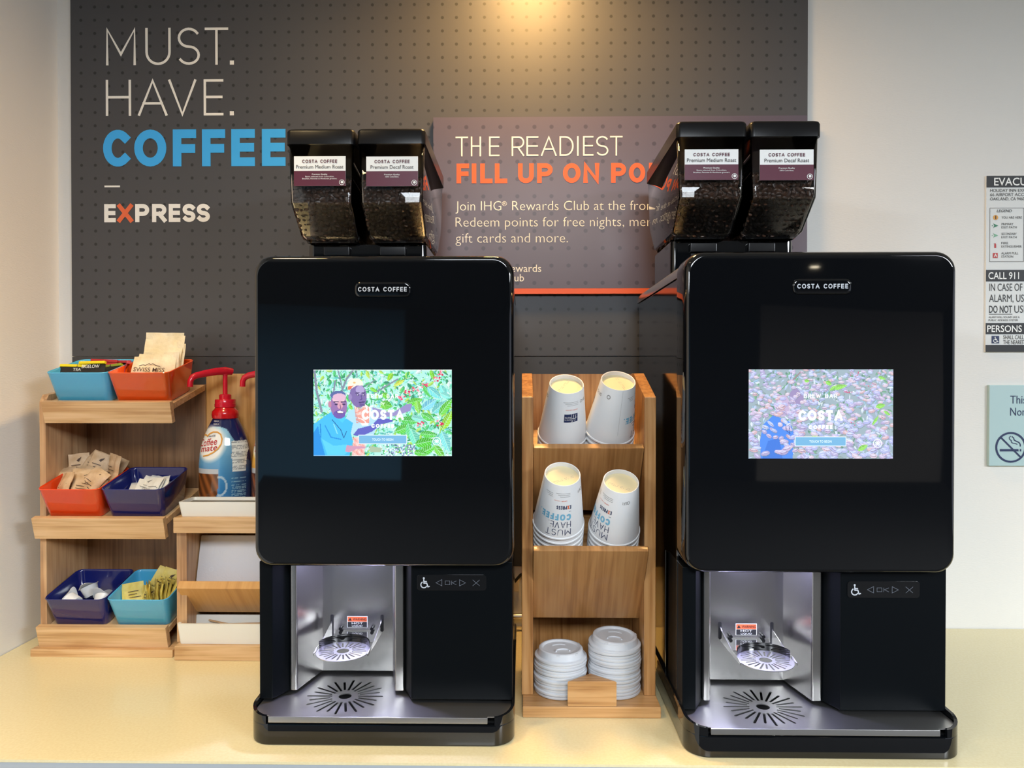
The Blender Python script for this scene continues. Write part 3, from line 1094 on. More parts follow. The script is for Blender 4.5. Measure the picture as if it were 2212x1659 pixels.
    P.ell(500, 740, 84, 60, 0, (110, 84, 170))
    P.ell(510, 712, 50, 24, .05, (90, 60, 120))
    P.ell(512, 708, 42, 16, .05, (252, 250, 250))
    for ex in (455, 560):
        P.ell(ex, 600, 26, 10, 0, (60, 40, 80))
        P.line([(ex - 34, 570), (ex + 30, 566)], 7, (66, 44, 84))
    P.line([(510, 610), (520, 660), (496, 668)], 5, (120, 76, 120))
    P.poly([(580, 1260), (600, 1170), (680, 1180), (880, 1190), (860, 1210), (740, 1225), (640, 1270)], (206, 150, 180))
    P.poly([(920, 1180), (1100, 1210), (1080, 1270), (930, 1270)], (170, 190, 160))
    # haze of the glare
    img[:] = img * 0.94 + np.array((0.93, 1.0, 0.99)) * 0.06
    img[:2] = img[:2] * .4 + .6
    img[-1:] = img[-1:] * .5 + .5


def paint_beans(P, img, gx, gy):
    rr = random.Random(5)
    img[:] = np.array((150, 170, 170)) / 255
    for i in range(700):
        P.leaf(rr.uniform(130, 2110), rr.uniform(120, 1340), rr.uniform(20, 60), rr.uniform(6, 20), rr.uniform(0, PI), rr.choice([(110, 170, 120), (150, 190, 210), (190, 206, 236), (90, 140, 110), (226, 236, 250), (140, 160, 150)]))
    P.poly([(300, 1340), (290, 1100), (330, 880), (480, 740), (600, 800), (700, 840), (760, 1000), (740, 1340)], (58, 126, 226))
    P.poly([(320, 1340), (400, 1100), (560, 1060), (600, 1340)], (40, 104, 206))
    P.ell(600, 620, 100, 150, 0, (196, 170, 196))
    P.ell(560, 590, 34, 60, 0, (222, 200, 214))
    P.ell(790, 500, 100, 120, 0, (150, 130, 170))
    P.line([(850, 150), (720, 290)], 10, (150, 120, 120))
    P.line([(720, 130), (700, 330)], 9, (110, 150, 160))
    for i in range(620):
        y = 120 + 1220 * (i / 620.0)
        x = rr.uniform(120, 2120)
        if 300 < x < 740 and y > 820 and rr.random() < .55:
            continue
        s = 0.65 + 0.5 * (y / 1340)
        tone = rr.choice([(206, 180, 206), (180, 182, 224), (226, 196, 200), (170, 178, 214), (196, 208, 240), (222, 172, 166), (176, 160, 196)])
        rot = rr.uniform(-.5, .7)
        l, w = rr.uniform(34, 58) * s, rr.uniform(20, 30) * s
        dk = (118, 108, 140) if rr.random() < .6 else (96, 120, 110)
        P.ell(x + 4, y + 9 * s, l, w, rot, dk, .55)
        P.ell(x, y, l, w, rot, tone, .92)
        P.ell(x - 4, y - w * .35, l * .6, w * .3, rot, (244, 244, 255), .6)
        if rr.random() < .25:
            c, sn = math.cos(rot), math.sin(rot)
            P.line([(x - l * .8 * c, y - l * .8 * sn), (x, y + w * .2), (x + l * .8 * c, y + l * .8 * sn)], 3.5, (130, 110, 140))
    for x, y, l, w, r in ((1230, 310, 50, 30, .5), (1380, 360, 110, 34, -.2), (1290, 380, 60, 24, 2.6), (1940, 620, 70, 34, -.2), (1960, 240, 60, 20, .3), (1870, 820, 80, 20, -1.0), (2030, 720, 60, 20, .6), (1030, 1050, 50, 22, -.3), (1700, 1190, 80, 34, -.5), (930, 280, 36, 24, 0)):
        P.leaf(x, y, l, w, r, (130, 216, 60), (190, 246, 140))
    for cx, cy in ((1580, 180), (1770, 330), (1500, 450), (1590, 860)):
        for i in range(7):
            P.ell(cx + rr.uniform(-60, 60), cy + rr.uniform(-26, 26), 9, 8, 0, rr.choice([(200, 80, 110), (226, 150, 170)]))
    P.line([(640, 880), (650, 960), (700, 1000), (690, 900)], 4, (24, 60, 130))
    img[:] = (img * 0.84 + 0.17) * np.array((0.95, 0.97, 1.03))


def screen_words(mb, cx, cz, w, f, button):
    """BREW BAR by COSTA COFFEE, width of COSTA = w, centred on cx,cz"""
    h = w * 0.245
    strokes(mb, layout('BREW BAR', cx - w * .38, cx + w * .37, 1, .28), cz + w * .42, cz + w * .52, w * .018, f)
    text(mb, 'by', cx, cz + w * .27, w * .075, f, align='c')
    strokes(mb, layout('COSTA', cx - w * .5, cx + w * .5, 1, .16), cz - w * .09, cz + w * .145, w * .058, f)
    strokes(mb, layout('COFFEE', cx - w * .27, cx + w * .27, 1, .22), cz - w * .28, cz - w * .19, w * .028, f)
    text(mb, 'TOUCH TO BEGIN', cx, cz - w * .585, w * .05, f, width=w * .5, align='c')
    b = [(cx - w * .57, cz - w * .66), (cx + w * .57, cz - w * .66), (cx + w * .57, cz - w * .455), (cx - w * .57, cz - w * .455), (cx - w * .57, cz - w * .66)]
    ribbon(mb, b, w * .006, f)
    disc(mb, cx + w * 1.28, cz - w * .6, w * .10, f, 24, w * .085)
    for a in range(4):
        u = (math.cos(R(20 + 45 * a)), math.sin(R(20 + 45 * a)))
        ribbon(mb, [(cx + w * 1.28 - u[0] * w * .05, cz - w * .6 - u[1] * w * .05), (cx + w * 1.28 + u[0] * w * .05, cz - w * .6 + u[1] * w * .05)], w * .008, f)
    return mb


# bean mound shared by all four hoppers: hopper-local, x centred on the hopper
def bean_mesh():
    base_v, base_f = [], []
    nu, nv = 8, 5
    L, W, T = 0.0062, 0.0044, 0.0034
    for j in range(nv + 1):
        th = PI * j / nv
        for i in range(nu):
            ph = 2 * PI * i / nu
            x, y, z = math.cos(th), math.sin(th) * math.cos(ph), math.sin(th) * math.sin(ph)
            zz = z * T if z > 0 else z * T * 0.55
            if z < -0.2 and abs(y) < 0.3:
                zz *= 0.25
            base_v.append((x * L, y * W, zz))
    for j in range(nv):
        for i in range(nu):
            base_f.append((j * nu + i, j * nu + (i + 1) % nu, (j + 1) * nu + (i + 1) % nu, (j + 1) * nu + i))
    base = np.array(base_v)
    mb = MB()
    rr = random.Random(21)

    def put(p, flatn=None):
        e = Matrix.Rotation(rr.uniform(0, 2 * PI), 3, 'Z') @ Matrix.Rotation(rr.uniform(0, 2 * PI), 3, 'X')
        if flatn is not None:      # lying roughly against the wall, groove either way
            z = Vector(flatn) * (1 if rr.random() < .5 else -1)
            z = (z + Vector((rr.uniform(-.5, .5), rr.uniform(-.5, .5), rr.uniform(-.5, .5)))).normalized()
            x = z.cross(Vector((rr.uniform(-1, 1), rr.uniform(-1, 1), rr.uniform(-1, 1)))).normalized()
            e = Matrix((x, z.cross(x), z)).transposed()
        M = np.array(e)
        q = base @ M.T + np.array(p)
        mb.add(q.tolist(), base_f)

    def yfront(z):
        return 0.158 if z > 0.885 else 0.158 + (0.885 - z) / 0.047 * 0.057

    def yback(z):
        return 0.443 if z > 0.895 else 0.443 - (0.895 - z) / 0.057 * 0.048

    hx = 0.0535
    i5 = 0.0055
    top = lambda y: 0.938 + 0.012 * math.sin(y * 30) - 0.03 * max(0, (y - 0.33)) / 0.11
    step = 0.0072
    z = 0.836
    while z < 0.95:
        x = -hx + i5
        while x < hx - i5:
            if z < top(0.16) - 0.003:
                for d in (0, 0.006):
                    put((x + rr.uniform(-.002, .002), yfront(z) + i5 + d + rr.uniform(-.001, .001), z + rr.uniform(-.002, .002)), (0, -1, 0))
            x += 0.0082
        for s in (-1, 1):
            y = yfront(z) + 0.01
            while y < yback(z) - 0.006:
                if z < top(y):
                    put((s * (hx - i5) + rr.uniform(-.001, .001), y + rr.uniform(-.002, .002), z + rr.uniform(-.002, .002)), (s, 0, 0))
                y += 0.0082
        z += step
    y = 0.17
    while y < 0.44:
        x = -hx + 0.008
        while x < hx - 0.008:
            put((x + rr.uniform(-.002, .002), y + rr.uniform(-.002, .002), top(y) + rr.uniform(-.002, .002)), (0, 0, 1))
            x += 0.0088
        y += 0.0088
    # the packed heart of the mound
    rings = []
    for zz in (0.836, 0.885, 0.90, 0.925):
        rings.append([(q[0], q[1], zz) for q in rrect(-hx + 0.008, hx - 0.008, yfront(zz) + 0.012, yback(zz) - 0.012, 0.004, 2)])
    mb.loft(rings)
    return mb


BEANS = bean_mesh()


def make_machine(name, loc, label):
    t = thing(name, loc, label, 'coffee machine', 'coffee machines')
    # base with rounded corners
    b = MB()
    ol = rrect(-0.210, 0.210, 0.0, 0.485, 0.036, 8)
    b.prism(ol, 'z', 0.0, 0.034)
    base = obj('base', b, 'gloss_black', t, bevel=0.003)
    # raised rim round the tray, open where the tray lip sits
    path = arc(-0.174, 0.036, 0.036, 0.036, 262, 180, 8) + [(-0.210, 0.12), (-0.210, 0.30)]
    inn = arc(-0.174, 0.036, 0.031, 0.031, 262, 180, 8) + [(-0.205, 0.12), (-0.205, 0.30)]
    for sgn in (1, -1):
        rim = MB()
        n = len(path)
        v = []
        for (ox, oy), (ix, iy) in zip(path, inn):
            h = 0.0455 + 0.012 * min(1.0, max(0.0, (oy - 0.0) / 0.05))
            v += [(sgn * ox, oy, 0.033), (sgn * ox, oy, h), (sgn * ix, iy, h), (sgn * ix, iy, 0.033)]
        f = []
        for k in range(n - 1):
            for q in range(4):
                f.append((k * 4 + q, k * 4 + (q + 1) % 4, (k + 1) * 4 + (q + 1) % 4, (k + 1) * 4 + q))
        f += [(0, 1, 2, 3), ((n - 1) * 4 + 3, (n - 1) * 4 + 2, (n - 1) * 4 + 1, (n - 1) * 4)]
        rim.add(v, f)
        obj('rim', rim, 'gloss_black', base, smooth=40)
    # drip tray
    gx, gy = -0.0725, 0.0725
    holes = slots(gx, gy, 0.0215, 0.062, 0.0019, 0.0020, 24, 0.10) + [arc(gx, gy, 0.0105, 0.0105, 0, 345, 23)]
    dt = obj('drip_tray', plate_with_slots(rrect(-0.2035, 0.2035, 0.004, 0.20, 0.028, 6), holes, 0.0440, 0.0455), 'steel_h', t)
    obj('tray_lip', MB().box(-0.1750, 0.1680, -0.001, 0.006, 0.0362, 0.0457), 'steel_h', dt, bevel=0.0008)
    obj('drip_basin', MB().box(-0.19, 0.19, 0.01, 0.195, 0.0342, 0.0352), 'deep_black', dt)
    # lower body
    obj('left_column', MB().prism([(-0.207, 0.05), (-0.186, 0.05), (-0.168, 0.084), (-0.168, 0.16), (-0.207, 0.16)], 'z', 0.050, 0.276), 'satin_black', t, bevel=0.0015)
    obj('control_box', MB().prism([(0.0415, 0.05), (0.206, 0.05), (0.206, 0.20), (0.0255, 0.20), (0.0255, 0.084)], 'z', 0.0505, 0.276), 'satin_black', t, bevel=0.002)
    obj('rear_casing', MB().box(-0.206, 0.206, 0.19, 0.485, 0.034, 0.30), 'side_mirror', t, bevel=0.002)
    obj('left_steel_post', MB().prism([(-0.1678, 0.082), (-0.1650, 0.0795), (-0.1565, 0.0795), (-0.1545, 0.083), (-0.1340, 0.160), (-0.1360, 0.163), (-0.1678, 0.163)], 'z', 0.0515, 0.274), 'steel_v', t, bevel=0.0012)
    obj('right_steel_post', MB().prism([(0.0080, 0.083), (0.0100, 0.0795), (0.0230, 0.0795), (0.0253, 0.082), (0.0253, 0.163), (-0.0070, 0.163), (-0.0090, 0.160)], 'z', 0.0515, 0.274), 'steel_v', t, bevel=0.0012)
    bp = obj('back_plate', MB().box(-0.1345, -0.0085, 0.160, 0.188, 0.0520, 0.274), 'steel_v', t)
    for x in (-0.1175, -0.028):
        obj('holder_slot', MB().prism([(p[0], p[1]) for p in rrect(x - 0.0028, x + 0.0028, 0.122, 0.1525, 0.0027, 4)], 'y', 0.1594, 0.1610), 'deep_black', bp)
    st = obj('warning_sticker', MB().box(-0.0905, -0.0540, 0.1594, 0.1602, 0.1293, 0.1495), 'print_white', bp)
    f1, f2 = flat(0.1590), flat(0.1586)
    obj('red_field', quad(MB(), -0.0895, -0.0550, 0.1403, 0.1487, f1), 'print_coral', bp, fixn=False)
    obj('black_field', quad(MB(), -0.0895, -0.0550, 0.1302, 0.1396, f1), 'print_black', bp, fixn=False)
    m = text(MB(), 'WARNING', -0.0800, 0.1425, 0.0042, f2, width=0.0240, offset=0.01)
    m.add([f2(-0.0882, 0.1420), f2(-0.0820, 0.1420), f2(-0.0851, 0.1474)], [(0, 1, 2)])
    fine(obj('black_print', m, 'print_black', bp, fixn=False))
    m = text(MB(), 'HOT', -0.0722, 0.1355, 0.0034, f2, width=0.0200, offset=0.01, align='c')
    text(m, 'LIQUID', -0.0722, 0.1310, 0.0030, f2, width=0.0190, align='c')
    fine(obj('white_print', m, 'print_white', bp, fixn=False))
    # niche roof with its LED
    nr = obj('niche_roof', MB().box(-0.166, 0.024, 0.060, 0.188, 0.268, 0.276), 'plastic_black', t)
    obj('led', MB().box(-0.095, -0.05, 0.108, 0.128, 0.2665, 0.2685), 'led_glow', nr)
    light('led_light', 'AREA', (-0.073, 0.118, 0.2655), 0.75, (0.58, 0.58, 1.0), 0.05, (R(-10), 0, 0), parent=t, size_y=0.03)
    # folding cup holder
    cx, cy, cz, cr = -0.0728, 0.0600, 0.1245, 0.0432
    ho = obj('cup_holder', plate_with_slots(arc(cx, cy, cr, cr, 0, 355, 71), slots(cx, cy, 0.0150, 0.0380, 0.0013, 0.0015, 24, 0.1) + [arc(cx, cy, 0.0100, 0.0100, 0, 345, 23)], cz, cz + 0.0012), 'steel_disc', t)
    for s in (-1, 1):
        a = MB()
        x = cx + s * 0.0440
        pr = [(0.160, 0.1200), (0.160, 0.1440), (0.150, 0.1400), (0.095, 0.1300), (0.062, 0.1300), (0.045, 0.1275), (0.045, 0.1235), (0.10, 0.1215)]
        a.prism(pr, 'x', x - 0.0006, x + 0.0006)
        obj('holder_arm', a, 'chrome', ho)
    wall = MB()
    v = []
    pts = arc(cx, cy, cr, cr, 12, 168, 18)
    for px, py in pts:
        v += [(px, py, cz), (px, py, cz + 0.0135), (px, py + 0.0010, cz + 0.0135), (px, py + 0.0010, cz)]
    wall.add(v, [(k * 4 + q, k * 4 + (q + 1) % 4, (k + 1) * 4 + (q + 1) % 4, (k + 1) * 4 + q) for k in range(len(pts) - 1) for q in range(4)])
    obj('cup_guard', wall, 'gloss_black', ho, smooth=40)
    obj('hinge_plate', MB().box(cx - 0.0435, cx + 0.0435, cy + cr - 0.004, 0.1595, cz, cz + 0.0012), 'chrome', ho)
    for s in (-1, 1):
        obj('hinge_knob', MB().tube([(cx + s * 0.028, 0.152, cz + 0.0045), (cx + s * 0.028, 0.1595, cz + 0.0045)], 0.0032, 10), 'plastic_black', ho, smooth=40)
    # keypad
    kp = obj('keypad', MB().prism(rrect(0.0510, 0.1640, 0.2290, 0.2555, 0.005, 4), 'y', 0.0490, 0.0510), 'gloss_black', t, bevel=0.0005)
    fk = flat(0.0484)
    fine(obj('access_icon', wheelchair(MB(), 0.0630, 0.2418, 0.0165, fk), 'icon_grey', kp, fixn=False))
    m = MB()
    for d, x in ((-1, 0.0868), (1, 0.1252)):
        tri = [(x - d * 0.0048, 0.2373), (x - d * 0.0048, 0.2473), (x + d * 0.0050, 0.2423), (x - d * 0.0048, 0.2373)]
        ribbon(m, tri, 0.0004, fk)
    ribbon(m, [(0.0970, 0.2392), (0.1045, 0.2392), (0.1045, 0.2452), (0.0970, 0.2452), (0.0970, 0.2392)], 0.0004, fk)
    ribbon(m, [(0.1075, 0.2392), (0.1075, 0.2452)], 0.0004, fk)
    ribbon(m, [(0.1150, 0.2452), (0.1082, 0.2424), (0.1150, 0.2392)], 0.0004, fk)
    ribbon(m, [(0.1420, 0.2378), (0.1525, 0.2468)], 0.0004, fk)
    ribbon(m, [(0.1420, 0.2468), (0.1525, 0.2378)], 0.0004, fk)
    fine(obj('key_icons', m, 'icon_dim', kp, fixn=False))
    # upper casing and rounded steel top
    obj('upper_casing', MB().box(-0.2065, 0.2065, 0.095, 0.475, 0.270, 0.736), 'side_mirror', t, bevel=0.001)
    sec = arc(-0.180, 0.738, 0.0275, 0.0275, 180, 90, 8) + arc(0.180, 0.738, 0.0275, 0.0275, 90, 0, 8)
    obj('steel_top', MB().prism(sec, 'y', 0.088, 0.495), 'steel_v', t, smooth=40)
    obj('side_edge_strip', MB().box(-0.2085, -0.2055, 0.0865, 0.0900, 0.066, 0.560), 'chrome', t)
    # front door panel
    rings = []
    for ins, yy in ((0.0, 0.086), (0.0, 0.046), (0.0012, 0.036), (0.004, 0.0300), (0.0075, 0.0280), (0.0090, 0.02795)):
        rings.append([(p[0], yy, p[1]) for p in rrect(-0.2090 + ins, 0.2090 - ins, 0.2712 + ins, 0.7710 - ins, 0.030 - ins * .5, 8)])
    door = obj('door_panel', MB().loft(rings), 'gloss_black', t, smooth=50)
    bd = MB()
    rings = []
    for ins, yy in ((0.0, 0.0285), (0.0, 0.0262), (0.0012, 0.0250), (0.003, 0.0246), (0.0036, 0.02459)):
        rings.append([(p[0], yy, p[1]) for p in rrect(-0.0440 + ins, 0.0445 - ins, 0.7035 + ins, 0.7272 - ins, 0.0085 - ins * .5, 6)])
    obj('badge', bd.loft(rings), 'gloss_black', door, smooth=50)
    fine(obj('badge_lettering', strokes(MB(), layout('COSTA COFFEE', -0.0385, 0.0390, 1, .24), 0.7118, 0.7190, 0.0014, flat(0.0242)), 'icon_grey', door, fixn=False))
    # hopper collar with two release latches
    co = obj('hopper_collar', MB().prism(rrect(-0.185, 0.040, 0.245, 0.42, 0.012, 4), 'z', 0.760, 0.828), 'gloss_black', t, bevel=0.0015)
    for x in (-0.128, -0.022):
        obj('release_latch', MB().box(x - 0.024, x + 0.024, 0.234, 0.250, 0.806, 0.822), 'plastic_black', co, bevel=0.0015)
        obj('latch_recess', MB().box(x - 0.021, x + 0.021, 0.2435, 0.2460, 0.772, 0.804), 'deep_black', co)
    # hoppers
    for k, (x0, x1, word) in enumerate(((-0.1955, -0.0745, 'Premium Medium Roast'), (-0.0700, 0.0510, 'Premium Decaf Roast'))):
        xc = (x0 + x1) / 2
        rings = []
        for hx, ya, yb, z, r in ((0.0585, 0.1565, 0.4480, 0.990, 0.007), (0.0550, 0.1560, 0.4460, 0.895, 0.006), (0.0545, 0.1560, 0.4440, 0.885, 0.006), (0.0540, 0.2130, 0.3960, 0.838, 0.006), (0.0440, 0.2260, 0.3850, 0.8275, 0.006)):
            rings.append([(xc + p[0], p[1], z) for p in rrect(-hx, hx, ya, yb, r, 4)])
        h = obj('hopper', MB().loft(rings, False, False), 'hopper_clear', t, smooth=30)
        sm = h.modifiers.new('wall', 'SOLIDIFY')
        sm.thickness = 0.0016
        sm.offset = -1
        rings = []
        for ins, z in ((0.0, 0.988), (0.0, 1.010), (0.0015, 1.0135), (0.005, 1.0155)):
            rings.append([(p[0], p[1], z) for p in rrect(x0 + ins, x1 - ins, 0.1520 + ins, 0.4520 - ins, 0.008, 4)])
        obj('lid', MB().loft(rings), 'lid_black', h, smooth=40)
        lx = xc + (-0.0008 if k == 0 else 0.0018)
        la, lb = (0.9140, 0.9665) if k == 0 else (0.9130, 0.9655)
        obj('label_card', MB().box(lx - 0.0458, lx + 0.0458, 0.1530, 0.1538, la, lb), 'print_white', h)
        fl = flat(0.1526)
        obj('label_plum_field', quad(MB(), lx - 0.0458, lx + 0.0458, la, la + 0.0265, fl), 'print_plum', h, fixn=False)
        fl2 = flat(0.1522)
        m = strokes(MB(), layout('COSTA COFFEE', lx - 0.0310, lx + 0.0310, 1, .24), lb - 0.0120, lb - 0.0062, 0.0011, fl2)
        fine(obj('plum_lettering', m, 'print_plum', h, fixn=False))
        m = text(MB(), word, lx, lb - 0.0218, 0.0062, fl2, width=0.0840 if k == 0 else 0.0760, align='c')
        fine(obj('grey_lettering', m, 'print_dim', h, fixn=False))
        m = text(MB(), 'Premium Quality', lx, la + 0.0194, 0.0024, fl2, width=0.0275, offset=0.01, align='c')
        if k == 0:
            text(m, 'Beans selected from Colombian,', lx, la + 0.0155, 0.0023, fl2, width=0.0510, align='c')
            text(m, 'Brazilian, Peruvian & Honduran growers.', lx, la + 0.0118, 0.0023, fl2, width=0.0620, align='c')
        else:
            text(m, '100% Colombian.', lx, la + 0.0155, 0.0023, fl2, width=0.0240, align='c')
        disc(m, lx + 0.0392, la + 0.0062, 0.0048, fl2, 24, 0.0040)
        disc(m, lx + 0.0395, la + 0.0066, 0.0024, fl2, 12)
        fine(obj('white_lettering', m, 'print_white', h, fixn=False))
    # power cord end at the back
    return t


M1 = (-0.2225, 1.100, 0.0)
M2 = (-0.2225 + 0.682, 1.072, 0.0)
ma = make_machine('coffee_machine', M1, 'black coffee machine left of the cup rack, screen showing two men among coffee plants')
mb2 = copy_tree(ma)
mb2.location = (M2[0], M2[1], M2[2] + CZ)
tag(mb2, 'black coffee machine right of the cup rack, screen showing scattered coffee beans', 'coffee machine', 'coffee machines')
SCR = (-0.1110, 0.1100, 0.4505, 0.5880)
for mach, crop, paint, cen, w in ((ma, (135, 2075, 118, 1320), paint_pickers, (1108, 765), 590), (mb2, (132, 2112, 122, 1342), paint_beans, (1118, 775), 610)):
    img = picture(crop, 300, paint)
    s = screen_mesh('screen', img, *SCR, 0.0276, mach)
    kx = (SCR[1] - SCR[0]) / (crop[1] - crop[0])
    cx = SCR[0] + (cen[0] - crop[0]) * kx
    cz = SCR[3] - (cen[1] - crop[2]) * kx
    ww = w * kx
    fb, ff = flat(0.0273), flat(0.0270)
    obj('touch_button', quad(MB(), cx - ww * .57, cx + ww * .57, cz - ww * .66, cz - ww * .455, fb), 'screen_button', s, fixn=False)
    fine(obj('screen_lettering', screen_words(MB(), cx, cz, ww, ff, True), 'screen_white', s, fixn=False))

bean0 = None
for (mx_, my_, _), which in ((M1, 'left'), (M2, 'right')):
    for xc, roast in ((-0.135, 'medium roast'), (-0.0095, 'decaf roast')):
        if bean0 is None:
            bean0 = obj('coffee_beans', BEANS, 'bean', loc=(mx_ + xc, my_, 0), smooth=60, fixn=False)
            b = bean0
        else:
            b = bean0.copy()
            COL.objects.link(b)
            b.location = (mx_ + xc, my_, CZ)
        tag(b, 'dark roasted coffee beans filling the %s hopper of the %s machine' % (roast, which), 'coffee beans', 'beans in the hoppers', 'stuff')

# ------------------------------------------------------------------ condiment racks on the left
ORD = ['first', 'second', 'third', 'fourth', 'fifth', 'sixth', 'seventh', 'eighth', 'ninth', 'tenth', 'eleventh', 'twelfth', 'thirteenth', 'fourteenth', 'fifteenth', 'sixteenth', 'seventeenth', 'eighteenth', 'nineteenth', 'twentieth']
TILT = R(14)
ra = thing('condiment_rack', (-0.86, 1.52, 0), 'three-tier wooden condiment rack with coloured trays, beside the left wall', 'rack')
obj('rack_base', MB().box(-1.014, -0.7185, 1.443, 1.622, 0, 0.0155), 'maple_x', ra, world=True, bevel=0.001)
obj('side_panel', MB().prism([(1.460, 0.0157), (1.60, 0.0157), (1.60, 0.556), (1.47, 0.540), (1.460, 0.525)], 'x', -1.004, -0.9905), 'maple_z', ra, world=True, bevel=0.0012)
obj('back_panel', MB().box(-1.000, -0.7185, 1.600, 1.612, 0.0157, 0.560), 'maple_dark_z', ra, world=True)
TIERS = (('top', 1.4530, 0.5240, -0.984, -0.7185), ('middle', 1.4430, 0.2880, -0.999, -0.7285), ('bottom', 1.4630, 0.0585, -1.005, -0.7345))
for nm, yb, zb, xa, xb in TIERS:
    MT = Matrix.Translation((0, yb, zb)) @ Matrix.Rotation(TILT, 4, 'X')
    ln = (1.599 - yb) / math.cos(TILT)
    sh = obj('shelf', MB().box(xa + (0.016 if nm != 'top' else 0.0), xb, -0.003, ln - 0.004, -0.013, -0.0004).xf(MT), 'maple_x', ra, world=True, bevel=0.0008)
    zl = -0.0400 if nm != 'bottom' else -0.0405
    obj('shelf_lip', MB().box(xa, xb, -0.0165, -0.0032, zl, 0.0055).xf(MT), 'maple_x', sh, world=True, bevel=0.0012)


def tray(loc, m, label):
    rings = []
    H = 0.064
    for hx, ya, yb, z, r in ((0.0545, 0.003, 0.100, 0.0, 0.010), (0.0560, 0.0008, 0.102, 0.002, 0.012), (0.0632, -0.0075, 0.1170, H - 0.003, 0.014), (0.0640, -0.0085, 0.1180, H, 0.014),
                             (0.0630, -0.0075, 0.1170, H + 0.0012, 0.0135), (0.0612, -0.0055, 0.1150, H, 0.012), (0.0605, -0.0048, 0.1143, H - 0.003, 0.012), (0.0535, 0.0035, 0.0995, 0.0045, 0.010), (0.0520, 0.005, 0.098, 0.0035, 0.009)):
        rings.append([(p[0], p[1], z) for p in rrect(-hx, hx, ya, yb, r, 5)])
    o = obj('condiment_tray', MB().loft(rings), m, loc=loc, smooth=50, rot=(TILT, 0, 0))
    return tag(o, label, 'tray', 'coloured condiment trays')


E3 = 0.0003
tray((-0.909, 1.4530, 0.5240 + E3), 'tray_sky', 'sky blue tray of wrapped tea bags on the top shelf')
tray((-0.7835, 1.4530, 0.5240 + E3), 'tray_orange', 'orange tray of cream cocoa sachets on the top shelf')
tray((-0.921, 1.4430, 0.2880 + E3), 'tray_red', 'red tray heaped with brown sugar packets on the middle shelf')
tray((-0.7920, 1.4430, 0.2880 + E3), 'tray_navy', 'navy tray of white sugar packets on the middle shelf')
tray((-0.9225, 1.4630, 0.0585 + E3), 'tray_navy', 'navy tray of white creamer cups on the bottom shelf')
tray((-0.7925, 1.4630, 0.0585 + E3), 'tray_sky', 'sky blue tray of yellow sweetener packets on the bottom shelf')


def packet_mb(w, h, t, seed=0, nx=8, ny=8, crimp=0.12, wr=0.0008):
    """a paper sachet standing on its lower edge: width along x, height along z, pillow thickness along y"""
    rr = random.Random(seed)
    ph = [rr.uniform(0, 6) for _ in range(4)]
    mb = MB()
    v = []
    for side in (-1, 1):
        for j in range(ny + 1):
            for i in range(nx + 1):
                u, q = i / nx, j / ny
                a = min(u, 1 - u) / 0.22
                b = max(0, min(q, 1 - q) - crimp * .5) / 0.20
                k = min(1, a) ** .6 * min(1, b) ** .6
                wv = wr * (math.sin(u * 9 + ph[0] + q * 3) + math.sin(q * 11 + ph[1]) + 0.7 * math.sin(u * 17 + ph[2]))
                bend = t * .5 * math.sin(q * 3 + ph[3])
                v.append(((u - .5) * w, side * (t * .5 * k + 0.0003) + wv + bend, q * h))
    n = (nx + 1) * (ny + 1)
    f = []
    for sgn in (0, 1):
        for j in range(ny):
            for i in range(nx):
                a = sgn * n + j * (nx + 1) + i
                q = (a, a + 1, a + nx + 2, a + nx + 1)
                f.append(q if sgn == 0 else q[::-1])
    edge = [i for i in range(nx + 1)] + [j * (nx + 1) + nx for j in range(1, ny + 1)] + [ny * (nx + 1) + i for i in range(nx - 1, -1, -1)] + [j * (nx + 1) for j in range(ny - 1, 0, -1)]
    for a, b in zip(edge, edge[1:] + edge[:1]):
        f.append((b, a, a + n, b + n))
    return mb.add(v, f)


def in_tray(tl, p):
    """tray-local point -> counter coordinates"""
    q = Matrix.Rotation(TILT, 4, 'X') @ Vector(p)
    return (tl[0] + q.x, tl[1] + q.y, tl[2] + q.z)


def place(o, loc, rot):
    o.location = (loc[0], loc[1], loc[2] + CZ)
    o.rotation_euler = rot
    return o


# tea bags
TT = (-0.909, 1.4530, 0.5243)
TEA = (  # x, y, z, lean, turn, roll, body, band, label
    (-0.034, 0.018, 0.006, -0.32, 0.10, 0.02, 'tea_black', 'tea_yellow', 'black tea bag packet with yellow edge at the left front of the sky blue tray'),
    (0.004, 0.020, 0.012, -0.30, -0.05, -0.02, 'tea_black', 'tea_yellow', 'black tea bag packet with white lettering, front middle of the sky blue tray'),
    (0.030, 0.038, 0.009, -0.35, -0.30, -0.10, 'tea_black', 'tea_green', 'black tea bag packet with olive green edge behind the lettered one'),
    (0.000, 0.070, 0.011, -0.25, 0.05, 0.03, 'tea_red', 'tea_red', 'red tea bag packet standing at the back of the sky blue tray'),
    (-0.020, 0.048, 0.006, -0.3, 0.02, 0.0, 'tea_black', 'tea_yellow', 'black tea bag packet with yellow edge in the middle row, left side'),
    (0.047, 0.058, 0.008, -0.3, -1.0, -0.1, 'tea_red', 'tea_red', 'red tea bag packet turned sideways against the right side of the sky blue tray'),
    (0.022, 0.088, 0.004, -0.2, 0.1, 0.0, 'tea_black', 'tea_red', 'black tea bag packet with red edge at the very back of the sky blue tray'))
